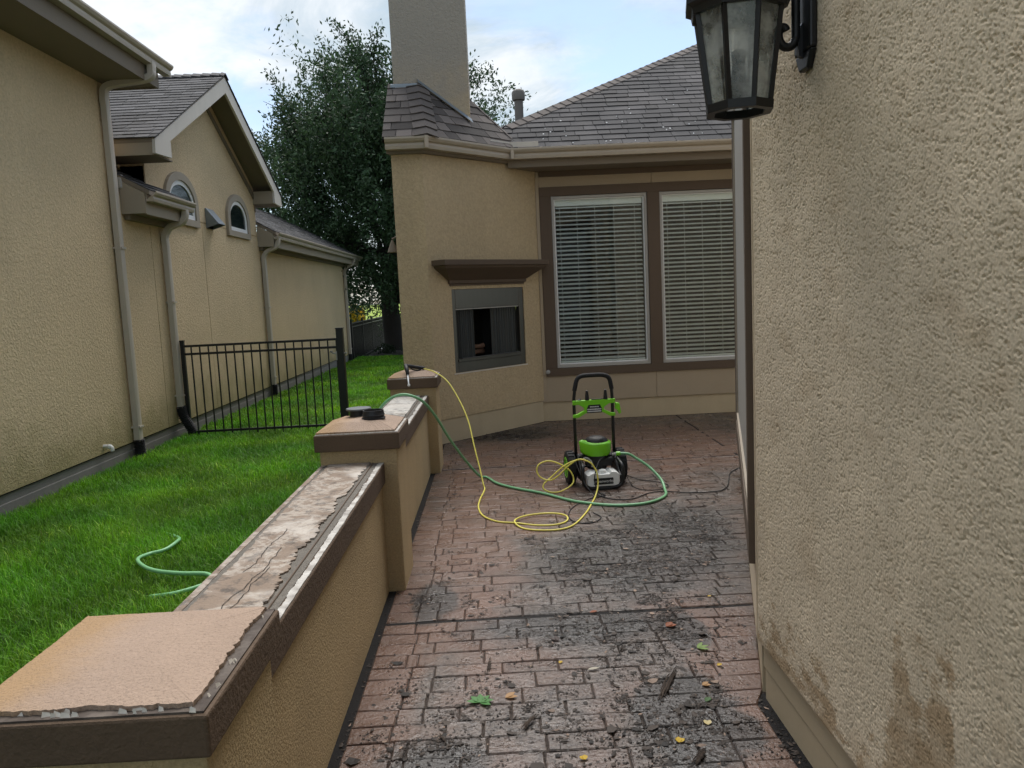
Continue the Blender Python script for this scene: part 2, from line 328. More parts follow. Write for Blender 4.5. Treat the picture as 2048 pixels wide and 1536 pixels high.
# grass blades
def grass():
    parts = []
    def zone(y0, y1, dens, h, wd, x0=-4.24, x1=-.97):
        k = int((y1-y0)*(x1-x0)*dens); return np.stack([RS.uniform(x0, x1, k), RS.uniform(y0, y1, k)], 1), h, wd
    for P, h, wd in (zone(2.6, 4.6, 8000, .092, .0042, -3.3), zone(4.6, 7.2, 7500, .088, .0046), zone(7.2, 10.8, 5200, .075, .006), zone(10.8, 16, 2600, .07, .009), zone(16, 24.3, 1100, .07, .015)):
        parts.append(np.concatenate([P, np.full((len(P), 1), h), np.full((len(P), 1), wd)], 1))
    A = np.concatenate(parts); k = len(A)
    cl = np.sin(A[:, 0]*3.1+1.3*np.sin(A[:, 1]*2.3))*np.cos(A[:, 1]*2.7+np.sin(A[:, 0]*4.1)) # clump field
    hh = A[:, 2]*RS.uniform(.45, 1.15, k)*(1+.18*cl); ww = A[:, 3]*RS.uniform(.7, 1.3, k)
    ang = RS.uniform(0, 2*np.pi, k)*.75 + 1.2*cl; lean = RS.uniform(.1, 1.0, k)*hh*.95
    long = RS.rand(k) < .05; hh[long] *= 1.3; lean[long] *= 1.6
    dx, dy = np.cos(ang), np.sin(ang); px, py = -dy*ww*.5, dx*ww*.5
    z0 = LAWN_Z-.01
    base = np.stack([A[:, 0], A[:, 1], np.full(k, z0)], 1)
    mid = base + np.stack([dx*lean*.35, dy*lean*.35, hh*.62], 1); tip = base + np.stack([dx*lean, dy*lean, hh*(1-.25*np.clip(lean/hh, 0, 1))], 1)
    off = np.stack([px, py, np.zeros(k)], 1)
    V = np.stack([base-off, base+off, mid+off*.85, mid-off*.85, tip], 1).reshape(-1, 3)
    i0 = np.arange(k)*5
    loops = np.stack([i0, i0+1, i0+2, i0+3, i0+3, i0+2, i0+4], 1).ravel()
    st = np.stack([np.arange(k)*7, np.arange(k)*7+4], 1).ravel(); tt = np.tile([4, 3], k)
    br = RS.uniform(.5, 1.4, k)*(1+.25*cl); pale = RS.rand(k) < .035
    c = np.stack([br, br, br], 1); c[pale] = np.stack([br[pale]*2.6, br[pale]*1.6, br[pale]*4.5], 1)
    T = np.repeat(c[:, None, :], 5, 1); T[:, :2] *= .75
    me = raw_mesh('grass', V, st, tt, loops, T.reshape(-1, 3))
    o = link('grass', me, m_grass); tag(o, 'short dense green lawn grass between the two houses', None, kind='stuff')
grass()

# ------------------------------------------------------------------ patio
ANG = math.radians(16.15); CX, CY = .95, 2.885
def wallx(y): return .95 if y < CY else (CX + (y-CY)*math.tan(ANG) if y < 6.25 else 6.0)
def xleft(y): return -.612 if y < 8.52 else y-9.17+.06
patio = MB(); patio.prism([(-.67, .3), (1.1, .3), (1.1, 2.9), (2.05, 6.2), (6.5, 6.2), (6.5, 9.8), (.5, 9.8), (-.75, 8.55), (-.67, 7)], -.2, -.0075)
patio = obj('patio', patio, m_joint); tag(patio, 'brick-stamped concrete patio, half washed, strewn with wet debris', None, kind='structure')
gapm = MB(); gapm.box(-.612, 3.725, -.02, 1.2, 3.755, -.005); gapm.box(-.612, 7.19, -.02, 6, 7.21, -.005); gapm.box(2.2, 7.211, -.02, 2.222, 9.7, -.005)
gapm.box(-.66, .4, -.02, -.614, 8.4, -.005); gapm.add([(.93, .5, -.005), (.99, .5, -.005), (.99, 2.89, -.005), (.92, 2.89, -.005)], [(0, 1, 2, 3)])
obj('expansion_joint', gapm, m_gap, patio)
def bricks():
    out = []; y = 1.7; gp = .0024; i = 0
    while y < 9.68:
        CH = RS.choice([.1, .105, .112, .125]); y1 = y+CH
        for j in (3.74, 7.2):
            if y < j < y1+.03: y1 = j-.014
        yc = (y+y1)/2; rgt = lambda q: .925 if q < CY-.02 else wallx(q)+.022; a, b, a2, b2 = xleft(y+gp), rgt(y+gp), xleft(y1-gp), rgt(y1-gp)
        if b2-b > 1: b2 = b
        cuts = [a]; x = max(a, a2) + (.17 if yc < 7.2 else .12) + RS.uniform(-.02, .02)
        cuts.append(x)
        x += RS.choice([.1, .2, .05])
        rb = b-.17 if yc < 4.2 else b
        while x < rb-.09:
            if yc > 7.2 and abs(x-2.21) < .1: x = 2.21
            cuts.append(x); x += RS.choice([.2, .24, .21, .36, .14, .29])
        if yc < 4.2: cuts.append(rb)
        cuts.append(b)
        for c0, c1 in zip(cuts[:-1], cuts[1:]):
            if c1-c0 < .03: continue
            e = .011 if abs(c0-2.21) < .01 else gp; e2 = .011 if abs(c1-2.21) < .01 else gp
            out.append((c0+e, y+gp, c1-e2, y1-gp, (a2-a if c0 == a else 0), (b2-b if c1 == b else 0)))
        y = y1 if not any(abs(y1+.014-j) < 1e-6 for j in (3.74, 7.2)) else y1+.028
        i += 1
    return out
def brick_geo(mb, x0, y0, x1, y1, sl=0, sr=0):
    mb.tint = RS.uniform(.86, 1.14); bv = .0045; q = lambda: RS.uniform(-.0022, .0022)
    j = lambda: RS.uniform(-.002, .002)
    A = [(x0+j(), y0+j()), (x1+j(), y0+j()), (x1+j()+sr, y1+j()), (x0+j()+sl, y1+j())]
    B = [(A[0][0]+bv, A[0][1]+bv), (A[1][0]-bv, A[1][1]+bv), (A[2][0]-bv, A[2][1]-bv), (A[3][0]+bv, A[3][1]-bv)]
    z = RS.uniform(-.0015, .0015)
    vs = [(x, y, -.013) for x, y in A] + [(x, y, z-.0035) for x, y in A] + [(x, y, z+q()) for x, y in B]
    mb.add(vs, [(i, (i+1) % 4, 4+(i+1) % 4, 4+i) for i in range(4)] + [(4+i, 4+(i+1) % 4, 8+(i+1) % 4, 8+i) for i in range(4)] + [(8, 9, 10, 11)])
BR = bricks(); vis = [b for b in BR if b[1] > 2.28]; rest = [b for b in BR if b[1] <= 2.28] + vis[300:]
for b in vis[:300]:
    mb = MB(); brick_geo(mb, *b); obj('brick', mb, m_brick, patio)
mb = MB()
for b in rest: brick_geo(mb, *b)
tag(obj('brick_field', mb, m_brick, patio), kind='stuff')

# ================================================================== SHINGLES
def clip(poly, conv):
    def side(p, a, b): return (b[0]-a[0])*(p[1]-a[1])-(b[1]-a[1])*(p[0]-a[0])
    out = poly
    for i in range(len(conv)):
        a, b = conv[i], conv[(i+1) % len(conv)]; inp = out; out = []
        for k in range(len(inp)):
            p, q = inp[k-1], inp[k]; sp, sq = side(p, a, b), side(q, a, b)
            if sq >= 0:
                if sp < 0: t = sp/(sp-sq); out.append((p[0]+t*(q[0]-p[0]), p[1]+t*(q[1]-p[1])))
                out.append(q)
            elif sp >= 0: t = sp/(sp-sq); out.append((p[0]+t*(q[0]-p[0]), p[1]+t*(q[1]-p[1])))
        if not out: return []
    return out
def area(p): return abs(sum(p[i-1][0]*p[i][1]-p[i][0]*p[i-1][1] for i in range(len(p))))/2
def shingles(o, u, v, poly, expo=.143, tw=.27, th=.0075, lam=True):
    """pieces of a shingled plane: o origin on the eave, u along it, v up the slope, poly convex ccw in (u, v)"""
    o, u, v = Vector(o), Vector(u).normalized(), Vector(v).normalized(); nn = u.cross(v).normalized(); out = []
    v0, v1 = min(p[1] for p in poly), max(p[1] for p in poly); u0, u1 = min(p[0] for p in poly), max(p[0] for p in poly)
    k = 0; y = v0
    while y < v1:
        x = u0 - random.uniform(0, tw)
        while x < u1:
            wd = tw*random.choice([.55, .8, 1, 1.15]) if lam else tw
            yb = y + (random.choice([0, .004, -.004]) if lam else 0)
            P = clip([(x+.003, yb), (x+wd-.003, yb), (x+wd-.003, y+expo+.012), (x+.003, y+expo+.012)], poly)
            if len(P) >= 3 and area(P) > 2e-4:
                mb = MB(); mb.tint = random.choice([.5, .7, .85, 1, 1.1, 1.3, 1.5])*random.uniform(.9, 1.1); extra = th*random.choice([1, 1.25, 1.5]) if lam else th
                h = lambda q: max(extra*(1-(q[1]-yb)/(expo+.012)), 0)+.003
                top = [o+u*q[0]+v*q[1]+nn*h(q) for q in P]; bot = [o+u*q[0]+v*q[1]-nn*.002 for q in P]; m = len(P)
                mb.add(top+bot, [tuple(range(m))] + [(i, m+i, m+(i+1) % m, (i+1) % m) for i in range(m)])
                c = sum(top, Vector())/m; d = c-Vector((0, 0, H))
                out.append((area(P)*abs(nn.dot(d.normalized()))/d.length_squared, mb))
            x += wd
        y += expo; k += 1
    return out
def place_shingles(sets, limit=300):
    """sets: list of (roof object, pieces, material); the largest in view become parts, the rest one mass per roof"""
    allp = sorted(((s, i, j) for i, (_, pcs, _) in enumerate(sets) for j, (s, _) in enumerate(pcs)), reverse=True)
    keep = {(i, j) for _, i, j in allp[:limit]}
    for i, (roof, pcs, mat) in enumerate(sets):
        mass = MB()
        for j, (_, mb) in enumerate(pcs):
            if (i, j) in keep: obj('shingle', mb, mat, roof)
            else:
                b = len(mass.v); mass.v += mb.v; mass.t += mb.t; mass.f += [tuple(q+b for q in f) for f in mb.f]
        if mass.v: tag(obj('shingle_field', mass, mat, roof), kind='stuff')
def caps(roof, a, b, nl, nr, mat, step=.14, wd=.15):
    """folded ridge shingles from a up to b; nl, nr: directions down either slope"""
    a, b = Vector(a), Vector(b); d = (b-a).normalized(); L = (b-a).length; nl, nr = Vector(nl).normalized(), Vector(nr).normalized(); upv = (-nl-nr).normalized()
    k = 0
    while k*step < L:
        mb = MB(); mb.tint = random.uniform(.95, 1.35); s0, s1 = k*step, min(k*step+step+.03, L)
        rings = []
        for s, h in ((s0, .026), (s1, .008)):
            c = a+d*s+upv*(h+.006); rings.append([c+nl*wd, c+nl*wd-upv*.01, c-upv*.01, c+nr*wd-upv*.01, c+nr*wd, c])
        mb.loft(rings); obj('ridge_shingle', mb, mat, roof); k += 1

# ================================================================== OUR HOUSE
house = thing('stucco_house', 'tan stucco patio house with chimney, outdoor fireplace, blinds and dark shingled hip roof', 'house', (.6, 9.7, 0))
# near wall: real relief in the render coat
def near_wall():
    ny, nz = 540, 840; y0, y1, z0, z1 = 1.16, 2.868, .225, 2.85
    def bp(lo, hi, an=1.0, seed=1):
        r = np.random.RandomState(seed); wv = r.randn(nz, ny); Fk = np.fft.rfft2(wv)
        ky = np.fft.rfftfreq(ny, (y1-y0)/ny)[None, :]; kz = np.fft.fftfreq(nz, (z1-z0)/nz)[:, None]*an
        k = np.sqrt(ky**2+kz**2); wgt = np.exp(-((np.log(np.maximum(k, 1e-3))-math.log(math.sqrt(1/lo/hi)))/math.log(hi/lo)*1.6)**2)
        s = np.fft.irfft2(Fk*wgt, s=(nz, ny)); return s/s.std()
    a = bp(.015, .036, .7, 3); b = bp(.018, .045, .8, 4); c = bp(.007, .011, 1, 5); dens = bp(.05, .3, .5, 6); b2 = bp(.011, .026, 1.5, 8)
    sst = lambda x, p, q: np.clip((x-p)/(q-p), 0, 1)**2*(3-2*np.clip((x-p)/(q-p), 0, 1))
    worm = np.exp(-(a/.2)**2)*sst(b+.6*dens, -.1, .5)          # short drag marks of the float
    worm2 = np.exp(-(b2/.2)**2)*sst(-b+.3*dens, .2, 1.0)
    hgt = -.0066*worm - .0050*worm2 + .0006*c + .0012*bp(.3, .8, 1, 9)
    Yg, Zg = np.meshgrid(np.linspace(y1, y0, ny), np.linspace(z0, z1, nz))
    edge = np.clip((y1-Yg)/.02, 0, 1); ebot = np.clip((Zg-z0)/.015, 0, 1)
    X = .945 - hgt*edge*ebot + .012*(1-np.sqrt(1-(1-edge)**2)) + .006*(1-ebot)**2
    V = np.stack([X, Yg, Zg], -1).reshape(-1, 3)
    i = (np.arange(nz-1)[:, None]*ny+np.arange(ny-1)[None, :]).ravel()
    loops = np.stack([i, i+1, i+ny+1, i+ny], 1)[:, ::-1].ravel()
    # water stains: dark wet runs soaking up from the base
    w1 = bp(.12, .5, .5, 21); w2 = bp(.02, .06, .25, 22)
    top = .30+.12*np.sin(Yg*9)+.0*w1
    def run(c0, sg, h): return h*np.exp(-((Yg-c0)/sg)**4)
    top = .26 + run(1.74, .19, .36) + run(1.625, .045, .20) + run(1.80, .035, .14) + run(1.90, .06, -.08) + run(2.28, .12, .13) + run(2.60, .18, .09) - .05*np.exp(-((Yg-2.08)/.06)**2) + .0*Yg
    k = np.clip((top + .06*w1+.035*w2 - Zg)/.06, 0, 1); k[Yg < 1.50] *= .35
    blot = np.clip((bp(.25, .9, .5, 31)-.9)/1.5, 0, 1)*.22
    S = np.clip(np.maximum(k*(.64+.12*np.clip(w1, -1, 1)), blot), 0, 1).ravel()
    me = raw_mesh('wall', V, np.arange(len(i))*4, np.full(len(i), 4), loops, S)
    link('wall', me, m_stucco_near, house, smooth=True)
    mb = MB(); mb.tint = 0.0; mb.box(.958, -2.5, .232, 1.3, 2.866, 4.6); mb.tint = 0; mb.box(.9452, -2.5, .225, .96, 1.161, 4.6); mb.box(.9452, 1.161, 2.848, .96, 2.864, 4.6); obj('wall', mb, m_stucco_near, house)
near_wall()
mb = MB(); mb.box(.972, -2.5, -.1, 1.28, 2.86, .118); mb.box(.966, -2.5, .121, 1.28, 2.862, .224); obj('plinth', mb, m_plinth, house, bevel=.006)
# angled wall with a window, seen edge-on
MA = frame((CX, CY, 0), (math.sin(ANG), math.cos(ANG), 0), (-math.cos(ANG), math.sin(ANG), 0))
mb = MB(MA); mb.tint = 0.0; mb.prism([(.012, 0), (3.47, 0), (3.47, .06), (3.2, .3), (.012, .3)], .22, 4.6); obj('wall', mb, m_stucco_near, house)
mb = MB(MA); mb.box(.03, .02, -.1, 3.44, .2, .215); obj('plinth', mb, m_plinth, house)
mb = MB(MA)
for a in ((.06, .62, .2, 2.75), (2.75, .62, 2.89, 2.75), (.06, 2.75, 2.89, 2.87), (.06, .5, 2.89, .62)): mb.box(a[0], -.024, a[1], a[2], .01, a[3])
obj('window_trim', mb, m_brown, house)
wobj = MB(MA); wobj.box(.2, -.008, .62, 2.75, .02, 2.75); wobj = obj('window', wobj, m_frame, house)
mb = MB(MA)
for a in ((.2, .62, .26, 2.75), (2.71, .62, 2.75, 2.75), (.26, .62, 2.71, .68), (.26, 2.69, 2.71, 2.75)): mb.box(a[0], -.02, a[1], a[2], .005, a[3])
obj('window_frame', mb, m_trimbeige, wobj)
mb = MB(); mb.tint = 0.0; mb.box(2.03, 6.2, .0, 6.5, 6.5, 4.6); obj('wall', mb, m_stucco_near, house)
# window wall
YW = 9.74
mb = MB(); mb.box(.3, YW, .236, .612, YW+.3, 3.3); mb.box(.612, YW+.004, .236, 1.983, YW+.3, .56); mb.box(1.989, YW+.004, .236, 6.5, YW+.3, .56)
mb.box(.612, YW+.004, 2.862, 1.983, YW+.3, 3.3); mb.box(1.989, YW+.004, 2.862, 6.5, YW+.3, 3.3); mb.box(1.98, YW+.012, .25, 1.995, YW+.2, .55); mb.box(1.98, YW+.012, 2.87, 1.995, YW+.2, 3.2); mb.box(4.7, YW, .56, 6.5, YW+.3, 2.862)
obj('wall', mb, m_siding, house, bevel=.003)
mb = MB(); mb.box(.45, YW+.022, -.1, 6.5, YW+.3, .235); obj('plinth', mb, m_plinth, house, bevel=.004)
mb = MB()
for a in ((.612, .655, .752, 2.755), (1.925, .655, 2.075, 2.755), (3.25, .655, 3.4, 2.755), (.612, 2.755, 3.4, 2.862), (.612, .56, 3.4, .655), (4.5, .56, 4.7, 2.862), (3.4, .56, 4.5, 2.862)):
    mb.box(a[0], YW-.018, a[1], a[2], YW+.12, a[3])
obj('window_trim', mb, m_brown, house, bevel=.003)
mb = MB(); mb.box(.573, YW-.012, .58, .609, YW+.02, 3.02); obj('corner_bead', mb, m_siding, house)
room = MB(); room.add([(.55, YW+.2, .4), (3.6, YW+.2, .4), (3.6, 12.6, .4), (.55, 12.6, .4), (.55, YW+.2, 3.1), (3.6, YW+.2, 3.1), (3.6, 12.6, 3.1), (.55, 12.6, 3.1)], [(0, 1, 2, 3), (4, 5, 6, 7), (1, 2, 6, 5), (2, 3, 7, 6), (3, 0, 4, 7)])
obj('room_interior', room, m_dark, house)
for wi, x0 in enumerate((.755, 2.078)):
    x1, z0, z1 = x0+1.167, .658, 2.752
    fr = MB()
    for a in ((x0, z0, x0+.032, z1), (x1-.032, z0, x1, z1), (x0+.032, z0, x1-.032, z0+.04), (x0+.032, z1-.034, x1-.032, z1)): fr.box(a[0], YW+.002, a[1], a[2], YW+.09, a[3])
    win = obj('window', fr, m_frame, house, bevel=.003)
    mb = MB()
    for a in ((x0+.033, z0+.041, x0+.045, z1-.035), (x1-.045, z0+.041, x1-.033, z1-.035), (x0+.046, z0+.041, x1-.046, z0+.053), (x0+.046, z1-.047, x1-.046, z1-.035)): mb.box(a[0], YW+.02, a[1], a[2], YW+.07, a[3])
    obj('glazing_bead', mb, m_white, win)
    mb = MB(); mb.box(x0+.046, YW+.045, z0+.054, x1-.046, YW+.05, z1-.048); obj('pane', mb, m_pane, win)
    hr = MB(); hr.box(x0+.05, YW+.065, z1-.115, x1-.05, YW+.125, z1-.045); blind = obj('window_blind', hr, m_cream, house)
    ns = 37; pit = (z1-.12-z0-.06)/ns; first = None
    for k in range(ns):
        z = z1-.135-k*pit
        if first is None:
            mb = MB(); ca, sa = math.cos(.42), math.sin(.42); R_ = []
            for t in (-1, -.5, 0, .5, 1):
                d = t*.025; R_.append((YW+.095+d*ca, z+d*sa+.0025*(1-t*t)))
            vs = [(x, y, zz_+o_) for x in (x0+.055, x1-.055) for o_ in (0, .0028) for y, zz_ in R_]
            fs = []
            for b0 in (0, 5):
                for q in range(4): a = b0+q; fs.append((a, a+1, a+11, a+10) if b0 == 5 else (a, a+10, a+11, a+1))
            fs += [(0, 5, 15, 10), (4, 14, 19, 9)]
            mb.add(vs, fs); first = obj('slat', mb, m_cream, blind); zf = z
        else:
            c = dup(first, (0, 0, z-zf), blind); c.rotation_euler = (RS.uniform(-.03, .03), RS.uniform(-.002, .002), 0)
    for q in (.09, .27, .46, .66, .88):
        mb = MB(); xx = x0+q*1.167; mb.box(xx-.0016, YW+.066, z0+.06, xx+.0016, YW+.069, z1-.115); obj('ladder_cord', mb, m_cream, blind)
    mb = MB(); mb.box(x0+.055, YW+.07, z0+.056, x1-.055, YW+.12, z0+.075); obj('bottom_rail', mb, m_cream, blind)
mb = MB(); mb.lathe([(.027, 0), (.027, -.008), (.018, -.012), (.016, -.02), (.007, -.02), (.007, -.012)], 18, (.632, YW-.02, .615), 'y'); obj('gas_key_valve', mb, m_frame, house, autosm=True)
# chimney chase: short face, angled fireplace face, side wall
C0, C1, C2 = (-1.0, 8.49), (-.68, 8.49), (.57, 9.74); FL = (C2[0]-C1[0])*math.sqrt(2); s2 = math.sqrt(.5)
MF = frame((C1[0], C1[1], 0), (1, 1, 0), (1, -1, 0))
FU0, FU1, FZ0, FZ1 = .315, 1.475, .752, 1.677
mb = MB(); mb.prism([C0, C1, (-.68, 8.8), (-.7, 20), (-1.0, 20)], .26, 3.2); obj('wall', mb, m_stucco, house)
mb = MB(MF)
for a in ((0, .26, FU0, 3.2), (FU1, .26, FL, 3.2), (FU0, .26, FU1, FZ0), (FU0, FZ1, FU1, 3.2)): mb.box(a[0], 0, a[1], a[2], .12, a[3])
obj('wall', mb, m_stucco, house)
mb = MB(); mb.prism([(-.98, 8.512), (-.672, 8.512), (.558, 9.742), (.5, 10), (-.98, 9.5)], -.15, .255); mb.prism([(-.98, 9.4), (-.8, 9.4), (-.8, 20), (-.98, 20)], -.2, .255); obj('plinth', mb, m_plinth, house)
# firebox
fp = MB(MF)
for a in ((FU0, FZ0, FU0+.06, FZ1), (FU1-.075, FZ0, FU1, FZ1), (FU0+.06, FZ1-.215, FU1-.075, FZ1), (FU0+.06, FZ0, FU1-.075, FZ0+.115)): fp.box(a[0], .012, a[1], a[2], .07, a[3])
fire = obj('fireplace', fp, m_steel, house, bevel=.004)
mb = MB(MF); mb.box(FU0+.06, .0, FZ0+.116, FU1-.075, .09, FZ0+.15); mb.tube([(FU0+.1, -.004, FZ0+.155), (FU1-.11, -.004, FZ0+.155)], .007); obj('hearth_lip', mb, m_steel, fire, bevel=.003)
mb = MB(MF); mb.box(FU0+.06, .02, FZ1-.228, FU1-.075, .075, FZ1-.216); obj('curtain_rail', mb, m_frame, fire)
mb = MB(MF); mb.box(FU0-.02, -.004, FZ0-.014, FU1+.02, .02, FZ0-.002); obj('sill_strip', mb, m_rake, fire)
mb = MB(MF); a, b, z0, z1 = FU0+.06, FU1-.075, FZ0+.12, FZ1-.21; d = .5
mb.add([(a, .07, z0), (b, .07, z0), (b-.16, d, z0), (a+.16, d, z0), (a, .07, z1), (b, .07, z1), (b-.16, d, z1), (a+.16, d, z1)], [(0, 1, 2, 3), (7, 6, 5, 4), (1, 5, 6, 2), (2, 6, 7, 3), (3, 7, 4, 0)]); obj('firebox', mb, m_firebrick, fire)
for r in range(7):
    for q in range(4):
        mb = MB(MF); x = a+.17+q*.19+(r % 2)*.06; zz0 = z0+.02+r*.08
        if x+.17 < b-.15: mb.box(x, d-.012, zz0, x+.178, d-.002, zz0+.07); obj('firebrick', mb, m_firebrick, fire)
for (q0, q1) in ((a+.004, a+.33), (b-.42, b-.004)):
    mb = MB(MF); kk = 60; vs = []; fs = []
    for i in range(kk+1):
        x = q0+(q1-q0)*i/kk; y = .085+.013*math.sin(i*1.05)+.004*math.sin(i*2.7)
        vs += [(x, y, z0+.03), (x, y, z1-.01)]
        if i: fs.append((2*i-2, 2*i, 2*i+1, 2*i-1))
    mb.add(vs, fs); obj('mesh_curtain', mb, m_mesh, fire, smooth=True)
# logs lying on the grate
lg = thing('gas_log_set', 'small pile of ceramic logs on a grate inside the fireplace', 'logs', tuple(MF @ Vector((.8, .25, .9))))
for p0, p1, r in (((.62, .22, .93), (1.0, .26, .945), .035), ((.68, .3, .99), (.96, .2, 1.01), .03), ((.66, .33, .94), (.86, .36, 1.05), .028)):
    mb = MB(MF); P0, P1 = Vector(p0), Vector(p1); mb.tube([P0.lerp(P1, t/6)+Vector((0, 0, random.uniform(-.006, .006))) for t in range(7)], [r*random.uniform(.8, 1.1) for _ in range(7)], 9); obj('log', mb, m_log, lg, smooth=True)
mb = MB(MF)
for q in range(6): mb.box(.62+q*.08, .16, .875, .632+q*.08, .4, .892)
mb.box(.6, .17, .876, 1.05, .18, .888); mb.box(1.02, .15, .88, 1.03, .16, 1.04); obj('grate', mb, m_black, lg)
# mantel: lofted moulding
prof = [(.012, 1.715), (.012, 1.735), (.03, 1.74), (.03, 1.775), (.045, 1.785), (.062, 1.80), (.10, 1.835), (.15, 1.875), (.185, 1.905), (.195, 1.93), (.215, 1.935), (.215, 1.99)]
mb = MB(MF); u0, u1 = .295, 1.475; rings = []
for d, z in prof:
    k = d*1.18; rings.append([(u0-k+.01, .03, z), (u0-k+.01, -d, z), (u1+k-.01, -d, z), (u1+k-.01, .03, z)])
mb.loft(rings); obj('mantel', mb, m_brown, house)
# eaves: fascia, soffit, gutter
EV = [(-1.04, 8.44), (-.66, 8.44), (.242, 9.342), (6.5, 9.342)]
for pth, dz in ((EV[:3], -.135), (EV[2:], -.19)): mb = MB(); mb.sweep([(-.02, dz), (0, dz), (0, -.01), (-.02, -.01)], pth, 3.24); obj('fascia', mb, m_soffit, house)
mb = MB(); mb.prism([(.242, 9.36), (6.5, 9.36), (6.5, YW), (.6, YW)], 3.048, 3.062); mb.prism([(-1.02, 8.45), (-.66, 8.45), (.24, 9.36), (.57, YW), (-.68, 8.5), (-1.02, 8.5)], 3.10, 3.11); obj('soffit', mb, m_soffit, house)
mb = MB(); mb.box(.62, YW-.025, 2.985, 6.5, YW, 3.047); obj('frieze_board', mb, m_brown, house)
GP = [(.002, -.118), (.085, -.118), (.092, -.085), (.088, -.06), (.112, -.045), (.128, -.02), (.128, 0), (.118, 0), (.118, -.018), (.012, -.09), (.012, -.01), (.002, -.01)]
gut = MB(); gut.sweep(GP, EV, 3.25); gutter = obj('gutter', gut, m_gutter, house, bevel=.002)
for p in ((-.607, 8.316), (.295, 9.218)):
    mb = MB(); a = math.pi/8 if p[0] < 0 else math.pi/8
    M_ = Matrix.Translation((p[0], p[1], 0)) @ Matrix.Rotation(a, 4, 'Z'); mb.M = M_; mb.box(-.02, -.006, 3.13, .02, .03, 3.253); obj('gutter_joint', mb, m_gutter, gutter)
for a, b in (((.27, 9.27), (.05, 9.05)), ((.27, 9.27), (.60, 9.27))):
    mb = MB(); a, b = Vector(a), Vector(b); d = (b-a).normalized(); q = Vector((-d.y, d.x))*.004
    mb.add([(p.x+s*q.x, p.y+s*q.y, z) for z in (3.235, 3.325) for p in (a, b) for s in (-1, 1)], [(0, 1, 3, 2), (4, 6, 7, 5), (0, 4, 5, 1), (2, 3, 7, 6), (0, 2, 6, 4), (1, 5, 7, 3)]); obj('splash_guard', mb, m_rake, gutter)
# roofs
TM = .667; cm = math.cos(math.atan(TM)); vv = lambda y: (y-9.24)/cm
mb = MB(); mz = lambda y: 3.235+TM*(y-9.24)
HL, HH, HT = (.242, 9.784), (3.163, 12.066), (6.5, 14.67)
deck = [(.12, 9.30), (6.5, 9.30), HT, HL, (.1, 9.5)]
mb.add([(x, y, mz(y)-.012) for x, y in deck] + [(x, y, mz(y)-.1) for x, y in deck], [(0, 1, 2, 3, 4), (9, 8, 7, 6, 5)] + [(i, 5+i, 5+(i+1) % 5, (i+1) % 5) for i in range(5)])
roof = obj('roof', mb, m_deck, house)
pm = [(.18, vv(9.26)), (6.5, vv(9.26)), (6.5, vv(HT[1])), (HL[0], vv(HL[1])), (.1, vv(9.52))]
pcs_main = shingles((0, 9.24, 3.235), (1, 0, 0), (0, 1, TM), pm)
# slope behind the hip, falling away to the left
mb = MB(); bk = [(HL[0], HL[1], mz(HL[1])-.02), (HT[0], HT[1], mz(HT[1])-.02), (1.2, 17.5, 3.3), (-.9, 17.5, 3.25), (-.9, 9.95, 3.25)]
mb.add(bk, [(0, 1, 2, 3, 4)]); mb.tint = .9; obj('rear_slope', mb, m_deck, roof)
hdir = Vector((HH[0]-HL[0], HH[1]-HL[1], mz(HH[1])-mz(HL[1])))
caps(roof, (HL[0], HL[1], mz(HL[1])), Vector((HL[0], HL[1], mz(HL[1])))+hdir*1.75, (.55, -.70, -.47), (-.80, .45, -.40), m_shingle_ch, wd=.13)
T1, T2, YC = .90, 1.10, 9.14
def z2_(x, y): return 3.245+T2*((-x+y)-8.915-.02)/math.sqrt(2)
mb = MB(); z1_ = lambda y: 3.245+T1*(y-8.32)
P1 = [(-1.06, 8.32), (-.60, 8.32), (-.735, YC), (-1.06, YC)]; P2 = [(-.60, 8.33), (.30, 9.235), (.29, 9.44), (-.15, 9.60), (-.50, 9.72), (-.735, YC)]
mb.add([(x, y, z1_(y)-.015) for x, y in P1], [(0, 1, 2, 3)]); mb.add([(x, y, z2_(x, y)-.015) for x, y in P2], [tuple(range(6))])
mb.add([(-1.06, 8.32, 3.2), (-1.06, YC, 3.2), (-1.06, YC, z1_(YC)-.02), (-1.06, 8.32, 3.23)], [(0, 1, 2, 3)])
mb.add([(.29, 9.44, z2_(.29, 9.44)-.02), (-.15, 9.60, z2_(-.15, 9.6)-.02), (-.5, 9.72, z2_(-.5, 9.72)-.02), (-.5, 10.6, 3.3), (.5, 10.2, 3.3)], [(0, 4, 3, 2, 1)])
roof2 = obj('chase_roof', mb, m_deck, house)
c1 = math.cos(math.atan(T1)); p1 = [(x, (y-8.32)/c1) for x, y in P1]
pcs1 = shingles((0, 8.32, 3.245), (1, 0, 0), (0, 1, T1), p1, tw=.3)
U2 = Vector((1, 1, 0)).normalized(); V2 = Vector((-s2, s2, T2)).normalized(); O2 = Vector((-.60, 8.33, 3.245)); cc2 = math.cos(math.atan(T2))
p2 = [((Vector((x, y))-Vector((-.60, 8.33))).dot(Vector((s2, s2))), (Vector((x, y))-Vector((-.60, 8.33))).dot(Vector((-s2, s2)))/cc2) for x, y in P2]
pcs2 = shingles(O2, U2, V2, p2, tw=.3)
caps(roof2, (-.60, 8.33, 3.25), (-.735, YC, z1_(YC)), (-.95, -.1, -.15), (.80, .45, -.25), m_shingle_ch, step=.145, wd=.135)
caps(roof2, (.29, 9.44, z2_(.29, 9.44)), (-.15, 9.60, z2_(-.15, 9.6)), (.5, -.6, -.75), (.2, .9, -.5), m_shingle_ch, wd=.12)
place_shingles([(roof, pcs_main, m_shingle), (roof2, pcs1, m_shingle_ch), (roof2, pcs2, m_shingle_ch)])
